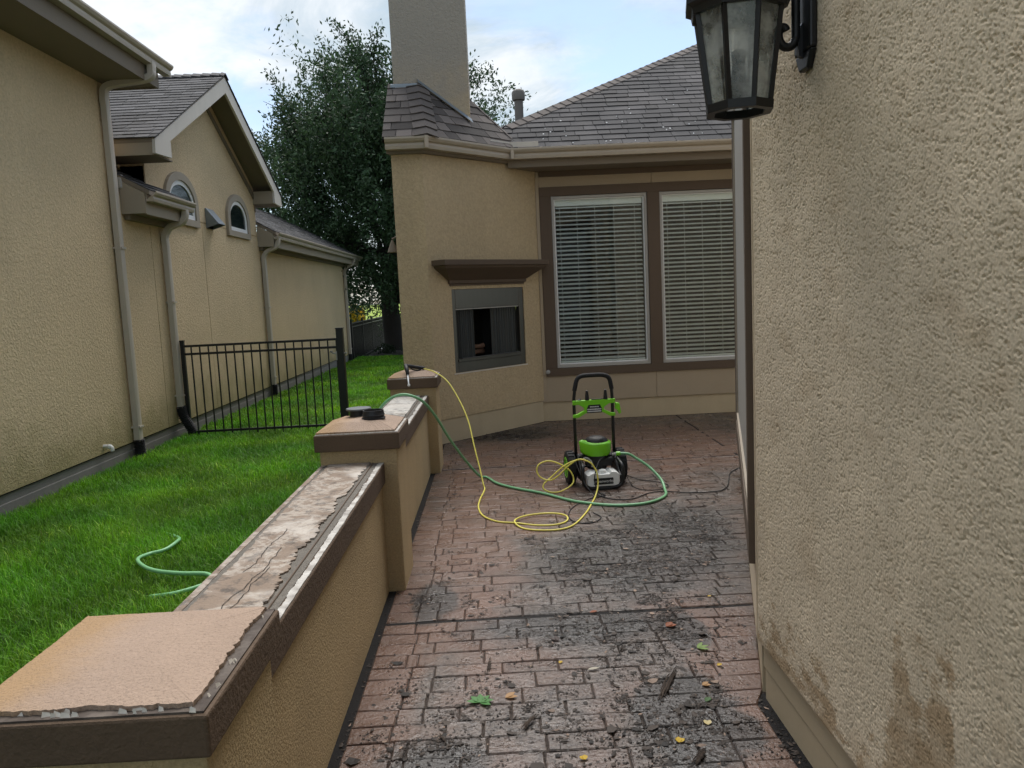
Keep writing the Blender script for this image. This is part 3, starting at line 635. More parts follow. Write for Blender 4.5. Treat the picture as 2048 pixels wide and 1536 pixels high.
ch = MB(); ch.box(-1.0, YC, 3.2, -.163, YC+.8, 6.4); chim = obj('chimney', ch, m_stucco, house)
mb = MB(); mb.box(-1.03, YC-.075, 3.885, -.725, YC-.002, 3.97); 
obj('apron_flashing', mb, m_flash, chim, bevel=.01)
mb = MB(); A_, B_ = Vector((-.735, YC, 3.99)), Vector((-.155, YC, z2_(-.155, YC)+.01)); 
for k in range(6):
    a = A_.lerp(B_, k/6); b = A_.lerp(B_, (k+1.08)/6)
    mb.add([(a.x, YC-.006-.002*k, a.z+.045), (b.x, YC-.006-.002*k, b.z+.045), (b.x+.02, YC-.045, b.z-.008), (a.x+.02, YC-.045, a.z-.008), (a.x, YC-.0, a.z+.046), (b.x, YC-.0, b.z+.046)], [(0, 3, 2, 1), (0, 1, 5, 4)])
obj('step_flashing', mb, m_flash, chim)
mb = MB(); mb.lathe([(.07, 3.9), (.07, 4.66), (.10, 4.67), (.105, 4.70), (.105, 4.79), (.09, 4.82), (.05, 4.84), (.0, 4.842)], 18, (.555, 13, 0)); obj('roof_vent_pipe', mb, pbr('vent_paint', (.17, .155, .14), .7), house, autosm=True)
# ================================================================== NEIGHBOUR HOUSE
nb = thing('neighbour_house', 'long tan stucco house across the lawn with gable, arched windows and downspouts', 'house', (-4.3, 12, LAWN_Z))
XW = -4.26
mb = MB(); mb.box(-9, -1, .1, XW, 9.38, 4.35); obj('wall', mb, m_stucco_left, nb)
mb = MB(); mb.box(-9, 9.385, .1, XW-.004, 10.14, 2.95); obj('wall', mb, m_stucco_left, nb)
gb = .012; zg = 2.86
mb = MB(); mb.box(-9, 10.142, .1, XW-.016, 14.68, 3.4)
mb.prism([(10.142, .1), (11.944, .1), (11.944, zg), (10.142, zg)], XW-.05, XW, 'x'); mb.prism([(11.956, .1), (14.69, .1), (14.69, zg), (11.956, zg)], XW-.05, XW, 'x')
mb.prism([(10.142, zg+gb), (14.69, zg+gb), (14.69, 3.72), (12.38, 4.96), (10.142, 3.76)], XW-.3, XW, 'x'); obj('gable_wall', mb, m_stucco_left, nb)
mb = MB(); mb.box(-9, 14.70, .1, XW-.002, 22.9, 2.95); obj('wall', mb, m_stucco_left, nb)
mb = MB(); mb.box(-9, -1, -.3, XW-.02, 22.85, .085); mb.box(-9, -1, -.3, XW-.012, 22.87, .008); fnd = obj('foundation', mb, m_found, nb, bevel=.006)
mb = MB(); mb.box(XW-.3, -1, .086, XW-.008, 22.86, .098); obj('weep_screed', mb, m_deck, nb)
# eaves: block A
def straight_gutter(x, y0, y1, z, par): mb = MB(); mb.sweep(GP, [(x, y0), (x, y1)], z); return obj('gutter', mb, m_gutter, par, bevel=.002)
# travel in +Y has its right-hand side at +X
straight_gutter(-3.72, -1, 9.62, 4.42, nb)
mb = MB(); mb.box(-4.4, -1, 4.145, -3.74, 9.45, 4.165); obj('soffit', mb, m_soffit, nb)
mb = MB(); mb.box(-3.745, -1, 4.13, -3.722, 9.47, 4.41); mb.box(-4.4, 9.45, 4.13, -3.746, 9.472, 4.33); obj('fascia', mb, m_soffit, nb)
def slope_roof(name, y0, y1, xe, ze, xb, tn, par, mat, th=.05, under=m_soffit):
    mb = MB(); zb = ze+tn*(xe-xb)
    mb.add([(xe, y0, ze), (xe, y1, ze), (xb, y1, zb), (xb, y0, zb), (xe, y0, ze-th), (xe, y1, ze-th), (xb, y1, zb-th), (xb, y0, zb-th)], [(0, 1, 2, 3), (7, 6, 5, 4), (0, 4, 5, 1), (1, 5, 6, 2), (3, 2, 6, 7), (0, 3, 7, 4)])
    r = obj(name, mb, under, par); c = math.cos(math.atan(tn)); L = (xe-xb)/c
    return r, shingles((xe, y0, ze+.004), (0, 1, 0), (-1, 0, tn), [(0, 0), (y1-y0, 0), (y1-y0, L), (0, L)], tw=.32)
sets = []
rA, pA = slope_roof('roof', -1, 9.6, -3.66, 4.43, -5.6, .62, nb, m_shingle_left); sets.append((rA, pA, m_shingle_left))
rB, pB = slope_roof('low_roof', 9.40, 10.62, -3.92, 2.985, -6.0, .55, nb, m_shingle_left); sets.append((rB, pB, m_shingle_left))
rD, pD = slope_roof('low_roof', 14.72, 23.95, -3.92, 2.935, -6.2, .55, nb, m_shingle_left); sets.append((rD, pD, m_shingle_left))
for (y0, y1, zt) in ((9.42, 10.62, 2.98), (14.74, 23.9, 2.93)):
    straight_gutter(-3.975, y0, y1+.05, zt, nb)
    mb = MB(); mb.box(-4.3, y0, zt-.245, -3.98, y1, zt-.225); obj('soffit', mb, m_soffit, nb)
    mb = MB(); mb.box(-3.998, y0+.001, zt-.26, -3.977, y1, zt-.01); obj('fascia', mb, m_trimbeige, nb)
    mb = MB(); mb.prism([(-4.262, zt-.25), (-3.977, zt-.25), (-3.977, zt-.02), (-4.262, zt+.14)], y0-.02, y0, 'y'); obj('eave_return', mb, m_trimbeige, nb)
    mb = MB(); mb.box(-4.256, y0+.03, zt-.31, -4.19, y1-.05, zt-.246); obj('frieze_board', mb, m_soffit, nb)
# gable roof
ridge_y, ridge_z, ey0, ey1, ez = 12.33, 5.06, 9.57, 15.07, 3.62
tg = (ridge_z-ez)/(ridge_y-ey0); XR = -3.90; XB = -7.4
for (ya, nm) in ((ey0, 'gable_roof'), (ey1, 'gable_roof')):
    mb = MB(); th = .06
    mb.add([(XR+.03, ya, ez), (XR+.03, ridge_y, ridge_z), (XB, ridge_y, ridge_z), (XB, ya, ez), (XR+.03, ya, ez-th), (XR+.03, ridge_y, ridge_z-th), (XB, ridge_y, ridge_z-th), (XB, ya, ez-th)], [(0, 1, 2, 3), (7, 6, 5, 4), (0, 4, 5, 1), (2, 6, 7, 3), (0, 3, 7, 4)])
    r = obj(nm, mb, m_soffit, nb); L = math.hypot(ridge_y-ey0, ridge_z-ez)
    if ya == ey0:
        p = shingles((XB, ya-.03, ez-.012), (1, 0, 0), (0, 1, tg), [(0, 0), (XR+.05-XB, 0), (XR+.05-XB, L+.02), (0, L+.02)], tw=.3)
        r1 = r
    else: p = shingles((XR+.05, ya+.03, ez-.012), (-1, 0, 0), (0, -1, tg), [(0, 0), (XR+.05-XB, 0), (XR+.05-XB, L+.02), (0, L+.02)], tw=.3)
    sets.append((r, p, m_shingle_left))
caps(r1, (XB, ridge_y, ridge_z+.012), (XR+.06, ridge_y, ridge_z+.012), (0, -1, -tg), (0, 1, -tg), m_shingle_left, wd=.14)
place_shingles(sets)
mb = MB(); mb.prism([(9.57, ez-.02), (9.55, 3.43), (10.03, 3.455), (10.03, 3.66), (ridge_y, 4.80), (14.62, 3.64), (14.62, 3.44), (15.09, 3.42), (15.07, ez-.02), (ridge_y, ridge_z-.035)], XR, XR+.035, 'x'); obj('rake_board', mb, m_rake, nb)
for ya in (9.575, 15.03): mb = MB(); mb.box(-5.6, ya, 3.42, XR-.002, ya+.025, 3.60); obj('fascia', mb, m_trimbeige, nb)
mb = MB(); mb.box(-5.6, 9.60, 3.425, XR-.003, 10.14, 3.445); mb.box(-4.3, 14.63, 3.425, XR-.003, 15.03, 3.445); obj('soffit', mb, m_soffit, nb)
mb = MB(); mb.prism([(14.62, 3.44), (14.64, 3.44), (14.64, 3.66), (14.62, 3.66)], -4.26, XR-.003, 'x'); obj('soffit_return', mb, m_trimbeige, nb)
# frieze under the far rake
mb = MB(); mb.prism([(12.40, 4.78), (12.40, 4.70), (14.64, 3.52), (14.68, 3.30), (14.70, 3.60)], XW, XW+.02, 'x'); obj('frieze_board', mb, m_soffit, nb)
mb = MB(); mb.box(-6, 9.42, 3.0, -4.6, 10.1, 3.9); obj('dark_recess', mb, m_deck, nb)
mb = MB(); mb.prism([(9.38, 3.02), (9.62, 2.99), (9.66, 3.06), (9.58, 3.17), (9.52, 3.10), (9.44, 3.19), (9.39, 3.14)], -4.34, -4.22, 'x'); obj('bent_flashing', mb, m_frame, nb, bevel=.02)
# arched windows
def arch(cy, hw, z0, zs, rise, k=14): return [(cy-hw, z0), (cy+hw, z0)] + [(cy+hw*math.cos(math.pi*i/k), zs+rise*math.sin(math.pi*i/k)) for i in range(k+1)]
def ring(outer, inner, x0, x1):
    mb = MB(); k = len(outer); mb.add([(x, *p) for x in (x0, x1) for q in (outer, inner) for p in q], [])
    b = 2*k; f = []
    for i in range(k):
        j = (i+1) % k; f += [(b+i, b+j, b+k+j, b+k+i), (i, j, b+j, b+i), (k+j, k+i, b+k+i, b+k+j)]
    mb.f = f; return mb
for cy in (11.2, 13.62):
    a1, a2, a3 = arch(cy, .575, 2.765, 3.06, .42), arch(cy, .455, 2.86, 3.06, .31), arch(cy, .395, 2.925, 3.06, .25)
    wn = obj('arched_window', ring(a1, a2, XW-.01, XW+.045), m_siding if False else m_trimbeige, nb, bevel=.004)
    obj('window_frame', ring(a2, a3, XW-.01, XW+.022), m_white, wn)
    mb = MB(); mb.prism(a3, XW-.02, XW+.006, 'x'); obj('pane', mb, m_archglass, wn)
mb = MB(); mb.add([(XW, 12.12, 3.1), (XW, 12.42, 3.1), (XW+.02, 12.42, 3.1), (XW+.02, 12.12, 3.1), (XW, 12.12, 2.8), (XW, 12.42, 2.8), (XW+.20, 12.42, 2.86), (XW+.20, 12.12, 2.86)], [(0, 3, 2, 1), (3, 7, 6, 2), (0, 4, 7, 3), (1, 2, 6, 5), (0, 1, 5, 4)])
obj('vent_hood', mb, m_flash, nb, bevel=.006)
mb = MB(); mb.tube(spline([(XW-.05, 8.43, .175), (XW+.05, 8.43, .175), (XW+.085, 8.43, .16), (XW+.09, 8.43, .12)], 5), .02, 12); mb.tube([(XW+.045, 8.43, .175), (XW+.075, 8.43, .168)], .026, 12); obj('drain_elbow', mb, m_pvc, nb, smooth=True)
# downspouts with corrugated boots
def spout(y, xg, zg_, zw, zb, boot, par=nb, s=(.038, .048)):
    xo = XW+.055; P = spline([(xg, y, zg_+.02), (xg, y, zg_-.06), (xg-.05, y, zg_-.15), (xo+.07, y, zw+.08), (xo, y, zw-.03), (xo, y, zw-.15)], 5) + [(xo, y, zb)]
    mb = MB(); mb.tube(P, 0, sq=s); d = obj('downspout', mb, m_spout, par, autosm=True)
    for z in ((zw+zb)/2+.25, zb+.16):
        mb = MB(); mb.box(xo-.052, y-.052, z, xo+.052, y+.052, z+.022); obj('strap', mb, m_spout, d)
    mb = MB(); bp_ = spline(boot, 14); L = len(bp_); mb.tube(bp_, [.058 + (.008 if i % 2 else -.004) for i in range(L)], 12); obj('corrugated_boot', mb, m_rubber, d)
spout(9.14, -3.66, 4.31, 4.02, .10, [(XW+.055, 9.14, .12), (XW+.058, 9.14, .0), (XW+.05, 9.15, -.16)])
spout(10.44, -3.925, 2.87, 2.58, .30, [(XW+.055, 10.44, .33), (XW+.07, 10.45, .2), (XW+.13, 10.50, .03), (XW+.19, 10.56, -.14)])
spout(14.83, -3.925, 2.82, 2.52, .10, [(XW+.055, 14.83, .13), (XW+.055, 14.83, 0), (XW+.05, 14.84, -.16)])
spout(22.8, -3.925, 2.82, 2.52, .10, [(XW+.055, 22.8, .13), (XW+.055, 22.8, 0), (XW+.05, 22.8, -.16)])

# ================================================================== LOW GARDEN WALL
gw = thing('garden_wall', 'low tan stucco patio wall with brown-capped pillars and peeling coping', 'wall', (-.77, 4.2, 0))
def rag(x0, y0, x1, y1, amp, sides=(1, 1, 1, 1), step=.007):
    """a rectangle with ragged edges (sides: -y, +x, +y, -x)"""
    cs = [(x0, y0), (x1, y0), (x1, y1), (x0, y1)]; out = []
    for i in range(4):
        a, b = Vector(cs[i]), Vector(cs[(i+1) % 4]); L = (b-a).length; k = max(int(L/step), 1); d = (b-a)/L; q = Vector((-d.y, d.x)); w_ = 0
        for j in range(k):
            w_ = .9*w_+random.uniform(-1, 1)*amp*sides[i]*.45; p = a+d*(L*j/k)+q*((max(0, w_+amp*.6)+amp*.9*sides[i]*random.random()**4) if sides[i] else 0); out.append((p.x, p.y))
    return out
PX0, PX1 = -.975, -.56
for pi, (y0, y1, zt) in enumerate(((1.36, 1.77, .79), (4.19, 4.605, .795), (7.09, 7.50, .79))):
    mb = MB(); mb.box(PX0, y0, -.2, PX1, y1, zt); pil = obj('pillar', mb, m_low_stucco, gw, bevel=.008)
    c = (PX0-.02, y0-.035, PX1+.02, y1+.03); h = .082 if pi == 0 else .09
    mb = MB(); mb.box(c[0], c[1], zt, c[2], c[3], zt+h); obj('cap', mb, m_capbrown, pil, bevel=.006)
    mb = MB(); mb.box(c[0]+.008, c[1]+.008, zt+h-.002, c[2]-.008, c[3]-.008, zt+h+.004); obj('cap_edge', mb, m_peel if pi else m_capedge, pil)
    mb = MB(); e = .022 if pi == 0 else .018
    pg = rag(c[0]+e*.5, c[1]+e, c[2]-e*1.15, c[3]-.012, .006 if pi == 0 else .004, (1, 1, .2, .3)); zt2 = zt+h+.004; cxm, cym = (c[0]+c[2])/2, (c[1]+c[3])/2; k = len(pg)
    rise = .012 if pi == 0 else .045
    vs = [(x, y, zt2) for x, y in pg] + [(x, y, zt2+.009) for x, y in pg] + [(cxm+(x-cxm)*.55, cym+(y-cym)*.55, zt2+.009+rise*.8) for x, y in pg] + [(cxm, cym, zt2+.009+rise)]
    fs = [(i, (i+1) % k, k+(i+1) % k, k+i) for i in range(k)] + [(k+i, k+(i+1) % k, 2*k+(i+1) % k, 2*k+i) for i in range(k)] + [(2*k+i, 2*k+(i+1) % k, 3*k) for i in range(k)]
    mb.add(vs, fs); obj('cap_coating', mb, m_coat, pil)
    if pi == 0:
        for _ in range(22):      # curls of white paint along the broken edge
            t = random.random(); mb = MB(); L = random.uniform(.006, .022); a = random.uniform(-.3, .3)
            if random.random() < .6: p = Vector((c[0]+.02+t*(c[2]-c[0]-.05), c[1]+.018+random.uniform(-.012, .01), zt+h+.004)); d = Vector((math.cos(a), math.sin(a), 0))
            else: p = Vector((c[2]-.014+random.uniform(-.008, .006), c[1]+.03+t*(c[3]-c[1]-.05), zt+h+.004)); d = Vector((math.sin(a), math.cos(a), 0))
            q = Vector((-d.y, d.x, 0)); w_ = random.uniform(.0015, .0035)
            mb.add([p, p+d*L, p+d*L*.8+q*w_+Vector((0, 0, .006)), p+d*L*.1+q*w_*1.2+Vector((0, 0, .009)), p+Vector((0, 0, -.001)), p+d*L+Vector((0, 0, -.001))], [(0, 1, 2, 3), (4, 5, 1, 0)]); obj('paint_flake', mb, m_rake, pil)
for si, (y0, y1) in enumerate(((1.77, 4.19), (4.605, 7.09))):
    mb = MB(); mb.box(-.945, y0, -.2, -.652, y1, .605); pan = obj('wall_panel', mb, m_low_stucco, gw)
    mb = MB(); mb.box(-.972, y0, .605, -.632, y1, .715); obj('coping', mb, m_capbrown, pan, bevel=.006)
    mb = MB(); mb.box(-.966, y0+.002, .714, -.70, y1-.002, .717); mb.box(-.70, y0+.002, .714, -.664, y1-.002, .7172); obj('exposed_lath', mb, m_lath, pan)
    pts = rag(-.935, y0+.003, -.705, y1-.004, .014 if si == 0 else .006, (0, 1.3, 0, .4), .009)
    mb = MB(); k = len(pts); mb.add([(x, y, .7165) for x, y in pts] + [(x, y, .724+.0015*math.sin(y*9)) for x, y in pts], [(i, (i+1) % k, k+(i+1) % k, k+i) for i in range(k)] + [tuple(range(k, 2*k))])
    obj('coping_coating', mb, m_coat2 if si == 0 else m_coat3, pan)
    pts = rag(-.664, y0+.004, -.633, y1-.004, .006, (0, .25, 0, 1), .011); mb = MB(); mb.prism(pts, .7152, .7195); obj('white_edge', mb, m_peel, pan)
    pts = rag(-.970, y0+.004, -.945, y1-.004, .003, (0, 1, 0, 0), .02); mb = MB(); mb.prism(pts, .7152, .7192); obj('pale_edge', mb, m_coat2, pan)
    mb = MB(); mb.tube([(-.692, y0+.005, .719), (-.690, (y0+y1)/2, .7195), (-.692, y1-.005, .719)], .0035, 6); obj('edge_wire', mb, m_brown, pan)
    if si == 0:
        for x0_, ya, yb in ((-.83, 2.0, 2.75), (-.79, 1.95, 2.55), (-.86, 2.5, 3.0)):
            mb = MB(); x = x0_; P = []
            y = ya
            while y < yb: P.append((x, y, .7255)); x += random.uniform(-.006, .007); y += .022
            vs = []; fs = []
            for i, p in enumerate(P):
                vs += [(p[0]-.0012, p[1], p[2]+.0006), (p[0]+.0012, p[1], p[2]+.0006)]
                if i: fs.append((2*i-2, 2*i-1, 2*i+1, 2*i))
            mb.add(vs, fs); obj('crack', mb, m_gap, pan)

# things left on the wall
def drain_cap(name, label, x, y, z, parts):
    t = thing(name, label, 'drain fitting', (x, y, z))
    for nm, pr, mt in parts: mb = MB(); mb.lathe(pr, 28, (x, y, z)); obj(nm, mb, mt, t, autosm=True)
zc = .965-.008
drain_cap('drain_disc', 'flat grey-topped black plastic drain lid lying on the middle pillar cap', -.80, 4.47, .934, [('rim', [(.0, 0), (.052, 0), (.052, .038), (.05, .04)], m_plastic), ('plate', [(.0, .04), (.068, .04), (.072, .044), (.07, .05), (.0, .053)], pbr('grey_lid', (.10, .11, .11), .5))])
drain_cap('drain_collar', 'open black plastic drain collar beside the flat lid on the pillar cap', -.70, 4.36, .934, [('collar', [(.05, 0), (.064, 0), (.066, .008), (.06, .012), (.06, .02), (.064, .023), (.06, .028), (.057, .05), (.052, .05), (.05, .012), (.046, 0)], m_plastic)])
gun = thing('spray_gun', 'black pressure washer spray gun with short metal tip on the far pillar cap', 'spray gun', (-.78, 7.2, .93))
mb = MB(); mb.tube(spline([(-.825, 7.17, .985), (-.80, 7.19, .985), (-.76, 7.22, .972), (-.70, 7.25, .958), (-.67, 7.26, .95)], 5), .017, 10); mb.tube([(-.828, 7.17, .995), (-.815, 7.12, .955), (-.806, 7.08, .915)], [.02, .018, .013], 10); obj('grip', mb, m_plastic, gun, smooth=True)
mb = MB(); mb.tube(spline([(-.79, 7.18, .968), (-.76, 7.2, .945), (-.71, 7.23, .94), (-.69, 7.25, .955)], 5), .006, 8); obj('trigger_guard', mb, m_plastic, gun, smooth=True)
mb = MB(); mb.tube([(-.806, 7.08, .915), (-.796, 7.02, .85), (-.793, 7.005, .835)], [.006, .006, .006], 10); mb.lathe([(.0, 0), (.012, 0), (.012, .012), (.005, .014), (.0, .014)], 14, (-.792, 6.995, .83), 'y'); obj('nozzle', mb, m_white, gun, smooth=True)
# hoses and cords
def hose(name, label, cat, pts, r, mt, k=8, nn=10, kids=()):
    mb = MB(); mb.tube(spline(pts, k), r, nn); o = obj(name, mb, mt, None, smooth=True); tag(o, label, cat); return o
green = [(-.13, 6.75), (-.04, 6.51), (.1, 6.32), (.32, 6.1), (.49, 5.87), (.62, 5.75), (.8, 5.65), (.99, 5.64), (1.14, 5.72), (1.24, 5.86), (1.275, 6.05)]
pts = [(-1.08, 5.62, -.07), (-1.03, 5.75, .2), (-.99, 5.9, .55), (-.93, 5.98, .73), (-.85, 5.99, .825), (-.75, 5.97, .868), (-.66, 5.95, .86), (-.575, 6.0, .80), (-.50, 6.15, .66), (-.42, 6.32, .46), (-.33, 6.52, .26), (-.24, 6.66, .10), (-.185, 6.72, .03)] + [(x, y, .011) for x, y in green[0:]] + [(1.27, 6.17, .06), (1.2, 6.28, .14), (1.1, 6.33, .21), (1.04, 6.34, .245), (.975, 6.348, .25)]
hose('garden_hose', 'green garden hose arching over the low wall to the pressure washer', 'hose', pts, .011, m_hose_g)
yel = [(-.15, 6.34), (-.18, 6.06), (-.19, 5.8), (-.15, 5.56), (-.05, 5.4), (.08, 5.34), (.22, 5.26), (.35, 5.25), (.43, 5.32), (.44, 5.4), (.38, 5.48), (.26, 5.5), (.13, 5.45), (.07, 5.34), (.12, 5.21), (.24, 5.14), (.38, 5.14), (.48, 5.24), (.59, 5.51), (.66, 5.75)]
pts = [(-.68, 7.25, .95), (-.57, 7.2, .915), (-.45, 7.1, .83), (-.34, 6.95, .66), (-.27, 6.8, .5), (-.23, 6.65, .33), (-.185, 6.5, .15), (-.16, 6.4, .04)] + [(x, y, .006 + (.012 if 8 < i < 14 else 0)) for i, (x, y) in enumerate(yel)] + \
      [(.71, 5.93, .01), (.745, 6.02, .07), (.745, 6.05, .16), (.725, 6.07, .21), (.69, 6.08, .25), (.61, 6.1, .27), (.53, 6.12, .22), (.45, 6.14, .14), (.38, 6.16, .10), (.31, 6.18, .12), (.28, 6.2, .17), (.30, 6.22, .22), (.375, 6.24, .24), (.46, 6.24, .215), (.545, 6.24, .155), (.575, 6.22, .09), (.55, 6.18, .045), (.46, 6.13, .012), (.38, 6.12, .012), (.325, 6.13, .04), (.33, 6.15, .075), (.385, 6.18, .115), (.49, 6.2, .195), (.575, 6.21, .235), (.66, 6.22, .245)]
hose('pressure_hose', 'thin yellow pressure hose looping across the patio from spray gun to washer', 'hose', pts, .0062, m_hose_y)
c3 = [(.75, 5.96), (.8, 5.87), (.89, 5.81), (1.0, 5.83), (1.13, 5.96), (1.25, 5.99), (1.45, 5.91), (1.65, 5.91), (1.74, 5.99), (1.80, 6.12), (1.85, 6.27), (1.94, 6.51), (2.1, 6.7)]
c4 = [(.64, 5.5), (.68, 5.38), (.63, 5.28), (.56, 5.25), (.48, 5.31), (.46, 5.47), (.51, 5.67), (.63, 5.85), (.70, 5.93)]
pts = [(.60, 6.33, .22), (.625, 6.2, .14), (.66, 6.08, .06), (.70, 6.0, .02)] + [(x, y, .006) for x, y in c3]
hose('power_cord', 'black power cord running from the washer to the right across the bricks', 'cord', pts, .0042, m_rubber, nn=8)
hose('power_cord', 'loose bight of black cord lying beside the yellow hose coils', 'cord', [(x, y, .005) for x, y in c4], .0040, m_rubber, nn=8)
hose('power_cord', 'black lead standing up in front of the white tank', 'cord', [(.84, 6.30, .24), (.78, 6.18, .23), (.735, 6.08, .16), (.725, 6.05, .09), (.75, 6.0, .02), (.79, 5.97, .006), (.74, 5.93, .006), (.69, 5.93, .006)], .005, m_rubber, nn=8)
hose('power_cord', 'thin black cord looping between the right wheel and the green hose', 'cord', [(1.03, 6.45, .06), (1.04, 6.3, .02), (1.05, 6.2, .006), (1.1, 6.08, .006), (1.2, 6.05, .006), (1.30, 6.10, .006), (1.33, 6.2, .006), (1.27, 6.3, .006), (1.14, 6.42, .006), (1.05, 6.5, .03)], .0036, m_rubber, nn=8)
lh = [(-2.6, 5.9, -.09), (-2.38, 5.64, -.06), (-2.31, 5.42, -.03), (-2.33, 5.28, -.035), (-2.41, 5.22, -.04), (-2.42, 5.08, -.025), (-2.33, 4.93, -.02), (-2.19, 4.80, -.018), (-2.01, 4.73, -.02), (-1.84, 4.70, -.022), (-1.775, 4.62, -.03), (-1.82, 4.54, -.04), (-1.95, 4.48, -.055), (-2.1, 4.5, -.075)]
hose('garden_hose', 'pale green garden hose lying half buried in the lawn grass', 'hose', lh, .0125, m_hose_gl)

# ================================================================== IRON FENCES
def fence(label, p0, p1, ztop, zbot, spacing, posts, pick_w=.016, rails=(0.0, -.105, None), gp_=None, ptop=.05):
    p0, p1 = Vector(p0), Vector(p1); d = (p1-p0); L = d.length; d /= L
    t = thing('iron_fence', label, 'fence', (p0.x, p0.y, LAWN_Z), gp_); ang = math.atan2(d.y, d.x)
    M_ = Matrix.Translation((p0.x, p0.y, 0)) @ Matrix.Rotation(ang, 4, 'Z')
    for r in rails:
        z = ztop+r if r is not None else zbot+.10
        mb = MB(M_); mb.box(.02, -.014, z-.03, L-.02, .014, z); obj('rail', mb, m_black, t)
    first = None; k = int(L/spacing)
    for i in range(1, k+1):
        s = i*spacing
        if s > L-.04: break
        if first is None: mb = MB(M_); mb.box(s-pick_w/2, -pick_w/2, zbot, s+pick_w/2, pick_w/2, ztop-.031+.03*0); first = obj('picket', mb, m_black, t); s0_ = s
        else: dup(first, tuple((d*(s-s0_)).to_3d()), t)
    for s, w_, zz_ in posts:
        mb = MB(M_); mb.box(s-w_/2, -w_/2, LAWN_Z-.2, s+w_/2, w_/2, ztop+zz_); po = obj('post', mb, m_black, t, bevel=.003)
        mb = MB(M_); mb.prism([(s-w_*.56, -w_*.56), (s+w_*.56, -w_*.56), (s+w_*.56, w_*.56), (s-w_*.56, w_*.56)], ztop+zz_, ztop+zz_+.015); obj('post_cap', mb, m_black, po)
    return t, M_
ft, FM = fence('black iron picket fence panel spanning the lawn to a thick post', (-4.14, 10.50), (-2.06, 10.50), 1.13, -.115, .1125, ((.0, .05, .05), (2.08, .09, .12)))
mb = MB(FM); mb.tube([(2.03, -.03, .93), (1.99, -.05, .93), (1.96, -.05, .95)], .011, 8); mb.lathe([(.0, 0), (.022, 0), (.022, .02), (.0, .02)], 10, (1.965, -.05, .945)); mb.tube([(2.12, 0, .92), (2.155, -.01, .93)], .012, 8); mb.box(2.02, -.05, .84, 2.035, -.03, .96); obj('hinge', mb, m_frame, ft)
fence('black iron picket fence receding behind the far corner of the long house', (-4.22, 23.3), (-4.5, 32.5), 1.0, -.2, .1125, ((.0, .06, .08), (2.4, .06, .08), (4.8, .06, .08), (9.2, .09, .1)), pick_w=.02, gp_=None)
fence('distant black iron fence behind the oak trunk at the pond', (-4.4, 32.6), (3.0, 32.6), 1.0, -.75, .1125, ((2.4, .06, .08), (4.8, .06, .08)), pick_w=.02)

